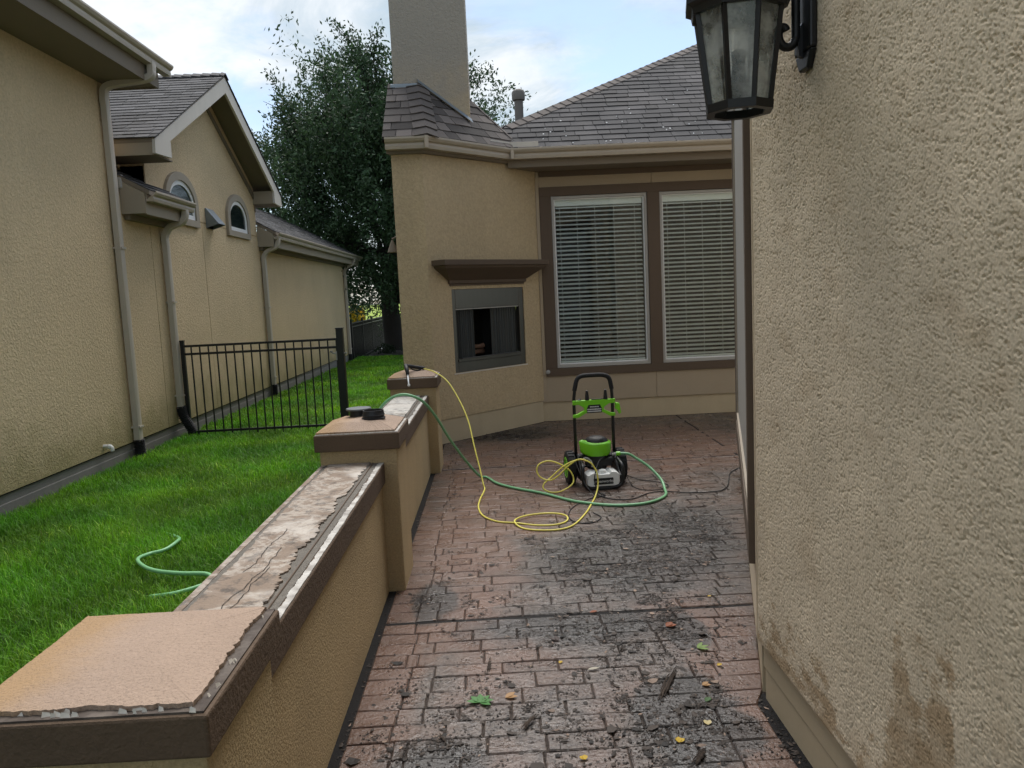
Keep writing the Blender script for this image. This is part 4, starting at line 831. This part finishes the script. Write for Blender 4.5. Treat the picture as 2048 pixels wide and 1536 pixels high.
# ================================================================== OAK
def oak(base, label, nm='oak_tree', R=6.4, ztop=11.7, seed=5, clumps=4000, leaves=46):
    rs = np.random.RandomState(seed); t = thing(nm, label, 'tree', base); bx_, by_, bz_ = base
    trunk = MB(); trunk.tube([(bx_, by_, bz_-.2), (bx_+.02, by_, bz_+.3), (bx_-.08, by_, bz_+1.5), (bx_-.05, by_+.1, bz_+2.6), (bx_+.1, by_+.1, bz_+4.2), (bx_+.05, by_, bz_+6), (bx_, by_, bz_+8.5)], [.46, .36, .3, .27, .2, .13, .04], 12)
    obj('trunk', trunk, m_bark, t, smooth=True)
    limbs = MB(); tips = []
    for i in range(46):
        a = i*2.4+rs.uniform(-.3, .3); h0 = 1.7+5.6*(i/46)**.9; el = rs.uniform(.1, .65)+.4*(i/46)
        L = R*rs.uniform(.65, .95)*(1-.45*(i/46)); p = Vector((bx_+.02, by_+.08, bz_+h0)); P = [p.copy()]; dv = Vector((math.cos(a)*math.cos(el), math.sin(a)*math.cos(el), math.sin(el)))
        for k in range(6):
            dv = (dv+Vector((rs.uniform(-.22, .22), rs.uniform(-.22, .22), rs.uniform(-.08, .2)))).normalized(); p = p+dv*L/6; P.append(p.copy())
        r0 = .12*(1-.6*i/46); limbs.tube(P, [r0*(1-k/7)+.008 for k in range(7)], 6)
        for k in range(2, 7):
            for q in range(3):
                d2 = (dv+Vector((rs.uniform(-1, 1), rs.uniform(-1, 1), rs.uniform(-.35, 1.0)))).normalized(); l2 = rs.uniform(.5, 1.3)
                e = P[k]+d2*l2; limbs.tube([P[k], P[k].lerp(e, .5)+Vector((0, 0, .05)), e], [.022, .014, .005], 4); tips.append((P[k], e))
    obj('limbs', limbs, m_bark, t, smooth=True)
    C = np.array([bx_, by_, bz_+5.1]); pos = []; axis = []; size = []
    # upright tufts that make the broken outline, then inner masses
    while len(pos) < clumps:
        if rs.rand() < .55 and tips:
            a, e = tips[rs.randint(len(tips))]; s = rs.uniform(.25, 1.0); c = np.array(a.lerp(e, s)); ax = np.array((e-a).normalized())*.6+rs.randn(3)*.25+np.array([0, 0, .45])
        else:
            v = rs.randn(3); v /= np.linalg.norm(v); rr = rs.uniform(.35, 1.0)**.6; lump = .80+.20*math.sin(3.1*v[0]+1.7)*math.cos(2.7*v[2]+4*v[1])+.12*math.sin(7*v[0]+5*v[2])
            c = C+v*rr*lump*np.array([R, R, 5.3 if v[2] > 0 else 5.2]); ax = v*.6+np.array([0, 0, .6])+rs.randn(3)*.25
        if c[2] < bz_+.75 + .35*rs.rand(): continue
        if c[2] > bz_+7.8 and rs.rand() < .4: continue
        if c[2] > bz_+10.6: continue
        pos.append(c); axis.append(ax/np.linalg.norm(ax)); size.append(rs.uniform(.7, 1.35))
    pos, axis, size = np.array(pos), np.array(axis), np.array(size); K = len(pos)*leaves
    ci = np.repeat(np.arange(len(pos)), leaves); tt = rs.uniform(-.5, .55, K)*size[ci]
    cen = pos[ci]+axis[ci]*tt[:, None]*.85+rs.randn(K, 3)*(.15*size[ci]*(1.1-np.clip(tt, 0, .6)))[:, None]
    d = axis[ci]*.7+rs.randn(K, 3)*.8; d /= np.linalg.norm(d, axis=1)[:, None]; e = np.cross(d, rs.randn(K, 3)); e /= np.linalg.norm(e, axis=1)[:, None]
    ln = rs.uniform(.045, .085, K)[:, None]; wd = ln*.42
    V = np.stack([cen-d*ln, cen+e*wd, cen+d*ln, cen-e*wd], 1).reshape(-1, 3)
    T = np.repeat(rs.uniform(.6, 1.4, K)*rs.uniform(.75, 1.25, len(pos))[ci], 4)
    me = raw_mesh('crown', V, np.arange(K)*4, np.full(K, 4), np.arange(4*K), T); link('crown', me, m_leaf, t)
oak((-3.45, 27.0, LAWN_Z-.1), 'large dark green oak tree rising behind the chimney')
def bush(base, label, r, h, col, seed, k=1500, leaf=.05, nm='shrub', cat='shrub', mt=None, group=None):
    rs = np.random.RandomState(seed); t = thing(nm, label, cat, base, group); v = rs.randn(k, 3); v /= np.linalg.norm(v, axis=1)[:, None]
    c = np.array(base)+v*np.array([r, r, h/2])*(rs.uniform(.3, 1, k)**.5)[:, None]*(1+.2*np.sin(5*v[:, 0]+3*v[:, 2]))[:, None]+np.array([0, 0, h/2])
    d = rs.randn(k, 3); d /= np.linalg.norm(d, axis=1)[:, None]; e = np.cross(d, rs.randn(k, 3)); e /= np.linalg.norm(e, axis=1)[:, None]
    V = np.stack([c-d*leaf, c+e*leaf*.5, c+d*leaf, c-e*leaf*.5], 1).reshape(-1, 3)
    T = (rs.uniform(.6, 1.4, k)[:, None]*np.array(col)[None]).repeat(4, 0); me = raw_mesh('foliage', V, np.arange(k)*4, np.full(k, 4), np.arange(4*k), T); link('foliage', me, mt or m_litleaf, t)
    mb = MB(); mb.tube([(base[0], base[1], base[2]-.05), (base[0]+.02, base[1], base[2]+h*.6)], [.03*r+.01, .01], 6); obj('stem', mb, m_bark, t)
bush((-16.5, 95, -.75), 'yellow-orange bush standing in the bright far field', 1.1, 2.0, (.5, .32, .02), 3, 1600, .3)
for i, (x, y, r, h) in enumerate(((-3.5, 25.2, .35, .35), (-2.6, 25.0, .4, .4), (-1.7, 24.9, .38, .42))):
    bush((x, y, LAWN_Z), ('small dark ground plant in the mulch by the far fence', 'small dark ground plant in front of the oak trunk', 'small dark ground plant in the mulch next to the chimney wall')[i], r, h, (.02, .035, .012), 40+i, 500, .04, 'ground_plant', 'plant')

# ================================================================== WALL LANTERN
LX, LY = .738, 2.34
lan = thing('wall_lantern', 'black eight-sided carriage lantern with seeded glass on the near stucco wall', 'lamp', (LX, LY, 2.09))
R0, R1, Z0, Z1 = .090, .126, 2.085, 2.36; PH = math.radians(10)
def oct_(r, z, k=8): return [(LX+r*math.cos(PH+2*math.pi*i/k), LY+r*math.sin(PH+2*math.pi*i/k), z) for i in range(k)]
mb = MB(); mb.loft([oct_(R0+.008, Z0-.012), oct_(R0+.010, Z0+.012), oct_(R0-.012, Z0+.012), oct_(R0-.016, Z0-.012), oct_(R0+.008, Z0-.012)], cap=False); obj('bottom_ring', mb, m_black, lan)
mb = MB(); mb.loft([oct_(R1+.010, Z1-.014), oct_(R1+.014, Z1+.004), oct_(R1+.03, Z1+.012), oct_(R1+.03, Z1+.03), oct_(.10, Z1+.09), oct_(.06, Z1+.12), oct_(.03, Z1+.15)]); obj('roof_cap', mb, m_black, lan)
a, b = oct_(R0, Z0), oct_(R1, Z1); ai, bi_ = oct_(R0-.006, Z0+.01), oct_(R1-.006, Z1-.01)
for i in range(8):
    mb = MB(); p, q = Vector(a[i]), Vector(b[i]); r = (p-Vector((LX, LY, p.z))).normalized(); s = Vector((-r.y, r.x, 0))
    mb.loft([[c+s*.0085-r*.004, c+r*.006, c-s*.0085-r*.004, c-r*.010] for c in (p, q)]); obj('bar', mb, m_black, lan)
    j = (i+1) % 8; mb = MB(); mb.add([ai[i], ai[j], bi_[j], bi_[i]], [(0, 1, 2, 3)]); obj('pane', mb, m_lglass, lan)
mb = MB(); mb.lathe([(.0, Z0+.02), (.03, Z0+.02), (.034, Z0+.05), (.026, Z0+.06), (.018, Z0+.12), (.02, Z0+.16), (.0, Z0+.17)], 14, (LX, LY, 0)); obj('lamp_holder', mb, m_plastic, lan, smooth=True)
mb = MB(); mb.box(.922, LY-.06, 2.235, .944, LY+.06, 2.9); mb.prism([(LY-.06, 2.235), (LY-.03, 2.185), (LY+.03, 2.185), (LY+.06, 2.235)], .924, .944, 'x'); obj('back_plate', mb, m_black, lan, bevel=.006)
mb = MB(); P = [(.905, LY, 2.9), (.905, LY, 2.6), (.905, LY, 2.32)]
P += [(.880+.025*math.cos(t), LY, 2.285-.033*math.sin(t)) for t in np.linspace(.2, 3.3, 12)]; P += [(.866+.011*math.cos(t), LY, 2.297+.011*math.sin(t)) for t in (3.0, 2.0, 1.0, .0)]
mb.tube(spline(P, 3), .0125, 10); obj('scroll_arm', mb, m_black, lan, smooth=True)
mb = MB(); mb.tube([(.9, LY, 2.42), (.93, LY, 2.42)], .012, 8); mb.tube(spline([(.905, LY, 2.75), (.88, LY, 2.86), (.81, LY, 2.88), (LX, LY, 2.8), (LX, LY, Z1+.13)], 5), .012, 8); obj('hook_arm', mb, m_black, lan, smooth=True)
mb = MB(); mb.prism([(.905, 2.28), (.923, 2.32), (.923, 2.22), (.912, 2.225)], LY-.008, LY+.008, 'y'); obj('arm_rib', mb, m_black, lan)

# ================================================================== PRESSURE WASHER
PW = Vector((.785, 6.42, 0)); PM = Matrix.Translation(PW) @ Matrix.Rotation(math.radians(5), 4, 'Z')
pw = thing('pressure_washer', 'lime green and black electric pressure washer with white tank on the patio', 'pressure washer', tuple(PW))
def part(nm, mb, mt, par=pw, **k): return obj(nm, mb, mt, par, **k)
hw = .162
mb = MB(PM); mb.tube([(-hw, .02, .10), (-hw, .03, .45), (-hw, .03, .70), (-hw*.93, .03, .79)] + [tuple(p) for p in spline([(-hw*.93, .03, .79), (-hw*.80, .03, .865), (-hw*.55, .03, .893), (0, .03, .897), (hw*.55, .03, .893), (hw*.86, .03, .865), (hw*.97, .03, .79)], 5)[1:]] + [(hw, .03, .70), (hw, .03, .45), (hw, .02, .10)], .0135, 10)
hd = part('handle', mb, m_black, smooth=True)
mb = MB(PM); mb.tube(spline([(-hw*.945, .03, .775), (-hw*.93, .03, .79), (-hw*.80, .03, .865), (-hw*.55, .03, .893), (0, .03, .897), (hw*.55, .03, .893), (hw*.86, .03, .865), (hw*.97, .03, .79), (hw*.975, .03, .775)], 5), .0185, 12); part('foam_grip', mb, m_rubber, hd, smooth=True)
# X-shaped green tool panel
px = hw+.016; zt, zb = .695, .553
top = [(-px, zt), (px, zt), (px, zt-.035), (hw-.035, zt-.036), (.085, zt-.062), (.082, zt-.085), (hw-.02, zb+.028), (px, zb+.026), (px, zb), (hw-.03, zb+.0), (.07, zb+.035), (-.07, zb+.035), (-hw+.03, zb), (-px, zb), (-px, zb+.026), (-hw+.02, zb+.028), (-.082, zt-.085), (-.085, zt-.062), (-hw+.035, zt-.036), (-px, zt-.035)][::-1]
mb = MB(PM); mb.prism(top, -.008, .022, 'y'); pn = part('tool_panel', mb, m_green, bevel=.004)
mb = MB(PM); mb.prism([(-.062, .588), (.062, .588), (.062, .625), (.048, .655), (-.048, .655), (-.062, .625)], -.0115, -.008, 'y'); bd = part('badge', mb, m_plastic, pn)
mb = MB(PM)
for z0, z1, wv_ in ((.635, .643, .036), (.614, .623, .058), (.597, .606, .058)):
    x = -wv_
    while x < wv_: l = random.uniform(.006, .011); mb.box(x, -.0128, z0, min(x+l, wv_), -.0116, z1); x += l+.0022
part('badge_print', mb, m_white, bd)
for x in (-.055, .10):
    mb = MB(PM); mb.lathe([(.0, zt), (.018, zt), (.017, zt+.02), (.011, zt+.078), (.0, zt+.082)], 12, (x, .006, 0)); part('spray_tip', mb, m_plastic, pn, autosm=True)
mb = MB(PM); mb.tube([(-hw+.03, .01, zt), (-hw+.055, .01, zt+.006)], .009, 8); mb.box(-.02, -.004, zt, .08, .014, zt+.006); part('tip_rack', mb, m_plastic, pn)
mb = MB(PM); mb.prism([(px, .665), (px+.02, .66), (px+.034, .655), (px+.046, .575), (px+.03, .565), (px+.018, .60), (px, .61)], -.02, .02, 'y'); part('cord_hook', mb, m_green, pn, bevel=.005)
# motor: black dome in a green shroud with a spout-like left corner
mb = MB(PM); nn = 26; rings = []
def egg(s, z):
    out = []
    for i in range(nn):
        a_ = 2*math.pi*i/nn; r = .122*s; x, y = r*math.cos(a_), r*.92*math.sin(a_)
        bump_ = max(0, math.cos(a_-math.radians(198)))**14*.035; out.append((x*(1+bump_*7), -.03+y, z+bump_*.6))
    return out
mb.loft([egg(.62, .238), egg(.86, .244), egg(.95, .262), egg(1.0, .315), egg(1.03, .338), egg(1.0, .348), egg(.84, .358), egg(.80, .352)]); part('motor_shroud', mb, m_green, autosm=True)
mb = MB(PM); mb.lathe([(.0, .345), (.100, .345), (.096, .364), (.078, .384), (.05, .395), (.0, .399)], 24, (0, -.03, 0)); dm = part('motor_dome', mb, m_plastic, smooth=True)
mb = MB(PM); mb.lathe([(.0, .36), (.034, .36), (.034, .392), (.028, .396), (.0, .39)], 16, (.018, -.078, -.012)); part('switch_well', mb, m_rubber, dm, autosm=True)
mb = MB(PM); mb.lathe([(.0, .38), (.014, .38), (.012, .392), (.0, .393)], 12, (.022, -.098, -.018)); part('switch_knob', mb, m_white, dm, autosm=True)
# pump and chassis
mb = MB(PM); mb.lathe([(.0, .13), (.08, .13), (.088, .16), (.088, .235), (.095, .245), (.0, .245)], 18, (0, -.03, 0)); mb.box(-.15, -.05, .20, -.07, .04, .245); mb.box(.07, -.05, .19, .15, .04, .24); mb.tube([(-.05, -.10, .19), (.13, -.08, .205)], .026, 10); mb.box(-.10, -.11, .16, .11, -.02, .20); part('pump', mb, m_plastic, bevel=.006)
mb = MB(PM); mb.tube([(.12, -.085, .245), (.165, -.085, .25)], .012, 10); part('inlet_fitting', mb, m_frame)
mb = MB(PM); mb.tube([(.15, -.088, .25), (.185, -.088, .25)], .017, 8); part('hose_coupling', mb, m_green)
mb = MB(PM); mb.tube(spline([(-.13, -.13, .235), (-.10, -.15, .24), (-.07, -.16, .21), (-.065, -.16, .17)], 5), .008, 8); part('outlet_fitting', mb, m_frame, smooth=True)
for s in (-1, 1):
    mb = MB(PM); mb.prism([(-.02, .05), (.08, .06), (.07, .24), (-.02, .25), (-.16, .13), (-.22, .10), (-.22, .06)], s*.152-.01, s*.152+.01, 'x'); part('side_bracket', mb, m_plastic, bevel=.006)
mb = MB(PM); mb.tube([(-.24, .04, .135), (.24, .04, .135)], .012, 10); part('axle', mb, m_black)
for s in (-1, 1):
    c = (s*.212, .04, .135); mb = MB(PM); mb.lathe([(.085, -.034), (.118, -.036), (.132, -.028), (.135, 0), (.132, .028), (.118, .036), (.085, .034)], 30, c, 'x'); wh = part('wheel', mb, m_rubber, autosm=True)
    for k in range(22):
        a_ = 2*math.pi*k/22; M2 = PM @ Matrix.Translation(c) @ Matrix.Rotation(a_, 4, 'X'); mb = MB(M2); mb.box(-.03+(.01 if k % 2 else 0), -.010, .1325, .02+(.01 if k % 2 else 0), .010, .139); part('tread_block', mb, m_rubber, wh)
    mb = MB(PM); o_ = s*.037; mb.lathe([(.0, o_*.2), (.088, o_*.2), (.088, o_), (.076, o_*1.05), (.066, o_*.55), (.03, o_*.5), (.026, o_*1.0), (.0, o_*1.0)], 24, c, 'x'); part('rim', mb, m_green, wh, autosm=True)
    for k in range(5):
        a_ = 2*math.pi*k/5; M2 = PM @ Matrix.Translation(c) @ Matrix.Rotation(a_, 4, 'X'); mb = MB(M2); mb.box(min(o_*.6, o_), -.011, .02, max(o_*.6, o_), .011, .08); part('spoke', mb, m_green, wh)
# front bumper tube and detergent tank
fy = -.26
mb = MB(PM); mb.tube(spline([(-.15, -.12, .22), (-.158, fy+.02, .19), (-.165, fy, .12), (-.15, fy, .045), (-.10, fy, .017), (0, fy, .015), (.10, fy, .017), (.15, fy, .045), (.165, fy, .12), (.158, fy+.02, .19), (.15, -.12, .22)], 6), .0145, 10); part('bumper_frame', mb, m_black, smooth=True)
mb = MB(PM); mb.box(-.05, fy-.02, .0, .06, fy+.0, .02); part('foot_pad', mb, m_rubber, bevel=.005)
tk = [(-.135, .06), (-.125, .035), (-.10, .028), (.10, .028), (.13, .035), (.14, .06), (.138, .118), (.115, .142), (.07, .148), (.055, .128), (-.035, .126), (-.05, .138), (-.09, .142), (-.13, .122)]
mb = MB(PM); rings = []
for y, sc in ((fy+.025, .90), (fy+.012, .97), (fy+.004, 1), (fy-.0, .965)):
    pass
rings = [[(x*sc, y, .085+(z-.085)*sc) for x, z in tk] for y, sc in ((-.10, .9), (-.12, .98), (fy+.03, 1.0), (fy+.008, .985), (fy-.006, .93))]
mb.loft(rings); tkob = part('detergent_tank', mb, m_tank, autosm=True)
mb = MB(PM); mb.lathe([(.0, .122), (.031, .122), (.033, .14), (.03, .15), (.012, .157), (.0, .158)], 18, (.008, fy+.055, 0)); part('tank_cap', mb, m_tank, tkob, autosm=True)
mb = MB(PM); mb.prism([(-.077, .046), (.077, .046), (.08, .05), (.08, .093), (.077, .097), (-.077, .097), (-.08, .093), (-.08, .05)], fy-.0105, fy-.004, 'y'); plate = part('name_plate', mb, m_plastic, tkob)
mb = MB(PM); mb.add([(.052, fy+.0015, .106), (.118, fy+.0015, .104), (.112, fy+.025, .139), (.066, fy+.025, .143)], [(0, 1, 2, 3)]); mb.v = [p+Vector((0, -.006, .004)) for p in mb.v]; part('warning_sticker', mb, m_sticker, tkob)
cu_ = bpy.data.curves.new('lettering', 'FONT'); cu_.body = 'greenworks'; cu_.size = .034; cu_.align_x = 'CENTER'; cu_.align_y = 'CENTER'; cu_.extrude = .0006
tmp = bpy.data.objects.new('lettering', cu_); COL.objects.link(tmp); bpy.context.view_layer.update()
me = bpy.data.meshes.new_from_object(tmp.evaluated_get(bpy.context.evaluated_depsgraph_get())); bpy.data.objects.remove(tmp)
MT = PM @ Matrix.Translation((0, fy-.0114, .072)) @ Matrix.Rotation(math.pi/2, 4, 'X'); me.transform(MT); cc = Vector(me.vertices[0].co); me.transform(Matrix.Translation(-cc)); me.materials.clear()
link('lettering', me, m_white, tkob, cc)

# ================================================================== DEBRIS
def litter():
    rs = np.random.RandomState(77); V = []; Fs = []; T = []
    spots = [(.5, 2.9, .9, .9, 9000), (.55, 3.55, .6, .35, 4500), (.75, 4.5, .5, .65, 13000), (1.2, 5.1, .35, .5, 8000), (.05, 8.9, .5, .35, 6000), (.3, 6.0, 1.0, 1.4, 800), (-.2, 2.6, .35, .5, 3000), (1.3, 7.5, 1.3, 1.5, 700), (-.3, 4.0, .2, .25, 900), (.2, 4.7, .7, .8, 1200), (.65, 2.7, .25, .35, 3500)]
    pts = []
    for cx, cy, sx, sy, k in spots:                      # crumbs lie in loose clusters
        m = max(k//34, 6); C_ = np.stack([rs.normal(cx, sx*.55, m), rs.normal(cy, sy*.55, m)], 1); sg = rs.gamma(2, .022, m); w_ = rs.gamma(1, 1, m); ix = rs.choice(m, k, p=w_/w_.sum())
        pts.append(C_[ix]+rs.randn(k, 2)*sg[ix][:, None])
    e = rs.uniform(2.3, 8.3, 1500); pts.append(np.stack([-.605+rs.uniform(-.025, .02, 1500), e], 1)); e = rs.uniform(2.2, 2.9, 400); pts.append(np.stack([.945+rs.uniform(-.02, .02, 400), e], 1))
    P = np.concatenate(pts); sub = len(P)-1900
    xl = np.where(P[:, 1] > 8.5, P[:, 1]-9.12, -.58); xr = np.where(P[:, 1] < CY, .93, np.where(P[:, 1] < 6.2, CX+(P[:, 1]-CY)*math.tan(ANG)-.03, 5.)); ok = (P[:, 0] > xl) & (P[:, 0] < xr) & (P[:, 1] > 2.2) & (P[:, 1] < 9.65); ok[sub:] = True; P = P[ok]; nsub = int(ok[:sub].sum())
    for i, (x, y) in enumerate(P):
        z = .0005 if i < nsub else -.004; kind = rs.rand(); b = len(V)
        if kind < .74:                                  # crumbs
            L = .0012+rs.gamma(1.4, .0011)
            for (u, v, zz_) in rs.uniform(.5, 1, (4, 3))*np.array([(-1, -1, 0), (1, -.6, 0), (0, 1, 0), (0, 0, .9)]): V.append((x+u*L, y+v*L*1.3, z+zz_*L*.8))
            Fs += [(b, b+1, b+3), (b+1, b+2, b+3), (b+2, b, b+3)]; t = rs.uniform(.08, .7); T += [t]*4
        else:                                           # curled leaf and bark fragments
            L = .003+rs.gamma(1.3, .0034); w_ = L*rs.uniform(.25, .85); a = rs.uniform(0, 2*math.pi); c, s_ = math.cos(a), math.sin(a); cu1 = rs.uniform(0, .5)*L; k = 6
            for q in range(k):
                an = 2*math.pi*q/k; rr = rs.uniform(.55, 1.1); u, v = L*math.cos(an)*rr, w_*math.sin(an)*rr; V.append((x+u*c-v*s_, y+u*s_+v*c, z+.0006+cu1*(u/L)**2+abs(v)*rs.uniform(0, .3)))
            V.append((x, y, z+.0012+.15*L)); Fs += [(b+q, b+(q+1) % k, b+k) for q in range(k)]
            t = rs.uniform(.12, 1.2) if rs.rand() < .95 else rs.uniform(3, 7); T += [t]*7
    me = bpy.data.meshes.new('leaf_litter'); me.from_pydata(V, [], Fs); at = me.color_attributes.new('tint', 'FLOAT_COLOR', 'POINT'); at.data.foreach_set('color', np.array([(t, t, t, 1) for t in T], np.float32).ravel())
    tag(link('leaf_litter', me, m_debris), 'wet brown bits of leaf and bark scattered over the patio', None, kind='stuff')
    tw = MB()
    for _ in range(230):
        s = spots[rs.randint(0, 5)]; x, y = rs.normal(s[0], s[2]*.5), rs.normal(s[1], s[3]*.5)
        if not (-.55 < x < (CX+max(0, y-CY)*.28-.06) and 2.25 < y < 9.5) or (y > 8.4 and x < y-9.05): continue
        L = rs.uniform(.02, .075); a = rs.uniform(0, 6.28); tw.tint = rs.uniform(.4, 1.2); m_ = rs.uniform(-.15, .15)
        tw.tube([(x, y, .004), (x+L*.5*math.cos(a+m_), y+L*.5*math.sin(a+m_), .007), (x+L*math.cos(a), y+L*math.sin(a), .004)], rs.uniform(.0007, .0018), 4)
    tag(obj('twigs', tw, m_debris), 'thin wet twigs and bark slivers lying on the patio', None, kind='stuff')
litter()
def leaf(name, label, x, y, L, wd, a, col, lobes=1, group=None, cat='leaf', curl=.3):
    mb = MB(); n_ = 9
    for l in range(lobes):
        aa = a+(l-(lobes-1)/2)*.75; c, s = math.cos(aa), math.sin(aa); vs = []; fs = []
        for i in range(n_):
            t = i/(n_-1); w_ = wd*math.sin(math.pi*min(t*1.02+.03, 1))**.8*.5; z = .004+curl*L*.35*t*t; u = t*L
            vs += [(x+u*c-w_*s, y+u*s+w_*c, z+w_*curl), (x+u*c, y+u*s, z), (x+u*c+w_*s, y+u*s-w_*c, z+w_*curl)]
            if i: b = 3*i; fs += [(b-3, b-2, b+1, b), (b-2, b-1, b+2, b+1)]
        mb.add(vs, fs)
    c0 = Vector((x, y, 0)); me = bpy.data.meshes.new(name); me.from_pydata([p-c0 for p in mb.v], [], mb.f)
    at = me.color_attributes.new('tint', 'FLOAT_COLOR', 'POINT'); at.data.foreach_set('color', np.array([(*col, 1)]*len(mb.v), np.float32).ravel())
    o = link(name, me, m_litleaf, None, c0, True); tag(o, label, cat, group)
GRN, YEL, TAN, RED, PALE = (.07, .22, .05), (.55, .36, .02), (.42, .24, .1), (.26, .07, .02), (.5, .46, .36)
leaf('fallen_leaf', 'green lobed leaf lying flat on the near bricks', -.13, 2.93, .055, .026, 1.2, GRN, 6)
leaf('fallen_leaf', 'tan curled leaf just right of the green lobed leaf', -.03, 2.955, .05, .026, .3, TAN, 2)
leaf('fallen_leaf', 'orange-red leaf on the dark dirt before the control joint', .735, 3.53, .05, .032, .4, RED, 2)
leaf('fallen_leaf', 'small yellow leaf in the middle of the near bricks', .205, 3.22, .022, .018, .9, YEL)
leaf('fallen_leaf', 'pale whitish leaf right of the small yellow leaf', .32, 3.15, .05, .02, 0, PALE)
leaf('fallen_leaf', 'yellow petal on clean brick by the right wall', .86, 3.12, .024, .02, .5, YEL)
leaf('fallen_leaf', 'yellow crumpled leaf on the edge of the dark wet patch', .57, 2.58, .03, .022, 1.0, YEL, 2)
leaf('fallen_leaf', 'yellow leaf lowest in the picture, half on a dark clump', .235, 2.51, .025, .02, 2.0, YEL, 2)
leaf('fallen_leaf', 'pale green leaf flat near the right edge bricks', .82, 3.29, .055, .02, .2, (.2, .3, .08), 3)
leaf('fallen_leaf', 'cream folded leaf on the right edge of the wet patch', .70, 2.68, .03, .018, 1.4, (.6, .5, .25), 2)
leaf('fallen_leaf', 'peach leaf by the long bark strip on the right', .755, 2.965, .035, .02, .2, TAN, 2)
leaf('fallen_leaf', 'dark green scrap of leaf right of the long bark strip', .735, 2.84, .035, .025, .8, (.05, .12, .03))
leaf('fallen_leaf', 'small dark leaf with a bent stem in the centre bricks', .22, 3.44, .05, .022, 2.2, (.05, .03, .025), 2)
leaf('fallen_leaf', 'yellow speck of leaf by the wall end at the joint', 1.02, 3.86, .022, .016, .3, YEL)
leaf('fallen_leaf', 'rusty leaf lying on the control joint', .40, 3.74, .04, .025, .1, RED, 1)
def bark(label, p0, p1, w_, seed):
    rs = np.random.RandomState(seed); a, b = Vector((*p0, .004)), Vector((*p1, .006)); d = (b-a).normalized(); q = Vector((-d.y, d.x, 0)); L = (b-a).length; k = 16; o = None; t = thing('bark_strip', label, 'bark', tuple(a))
    for sgm in range(6):
        mb = MB(); off = (sgm-2.5)*w_*.14; s0 = rs.uniform(0, .35); s1 = s0+rs.uniform(.4, .65); yaw_ = rs.uniform(-.1, .1)*w_*2; rings = []
        for i in range(k):
            s_ = s0+(s1-s0)*i/(k-1); ww = w_*.10*math.sin(math.pi*(.04+.92*i/(k-1)))**.6*rs.uniform(.7, 1.2)+.0004; c = a+d*L*s_+q*(off*(1-.6*s_)+yaw_*s_+.0012*math.sin(i*1.3+sgm))+Vector((0, 0, .006*math.sin(math.pi*s_)+rs.uniform(0, .0015)))
            rings.append([c-q*ww, c+Vector((0, 0, ww*.9)), c+q*ww, c-Vector((0, 0, .003))])
        mb.loft(rings); mb.t = [rs.uniform(.6, 1.6)]*len(mb.v); obj('splinter', mb, m_debris, t)
bark('long dark splintered bark strip on the right of the near bricks', (.56, 2.86), (.70, 3.16), .034, 1)
bark('short dark bark strip in the middle of the near bricks', (.02, 2.70), (.10, 2.83), .022, 2)
bark('reddish bark strip at the edge of the wet patch', (.57, 2.42), (.66, 2.54), .034, 3)
bark('small bark sliver on the near left bricks', (-.28, 2.72), (-.24, 2.64), .016, 4)
bark('dark bark sliver left of the small yellow leaf', (-.10, 3.18), (-.09, 3.31), .018, 5)

# small cone light on the side of the chase, and pale petals on the main roof
wl = thing('wall_light', 'small grey cone-shaped light on the hidden side of the chimney wall', 'lamp', (-1.13, 9.2, 2.12))
mb = MB(); mb.lathe([(.01, 2.28), (.016, 2.26), (.062, 2.14), (.06, 2.135), (.0, 2.2)], 18, (-1.13, 9.2, 0)); obj('shade', mb, m_soffit, wl, autosm=True)
mb = MB(); mb.tube([(-1.13, 9.2, 2.29), (-1.06, 9.2, 2.32), (-1.0, 9.2, 2.30)], .01, 8); mb.box(-1.012, 9.15, 2.22, -.999, 9.25, 2.36); obj('bracket', mb, m_soffit, wl)
mb = MB()
for _ in range(46):
    x = random.uniform(.6, 3.6); y = random.uniform(9.3, 9.3+.62*min(x, 2.6)); z = mz(y)+.014; r = random.uniform(.006, .013); mb.tint = random.uniform(.8, 1.1)
    mb.add([(x-r, y, z), (x, y-r, z-.6*r), (x+r, y, z), (x, y+r, z+.8*r), (x, y, z+.008)], [(0, 1, 4), (1, 2, 4), (2, 3, 4), (3, 0, 4)])
tag(obj('roof_petals', mb, m_white), 'pale fallen petals dotted over the dark main roof', None, kind='stuff')
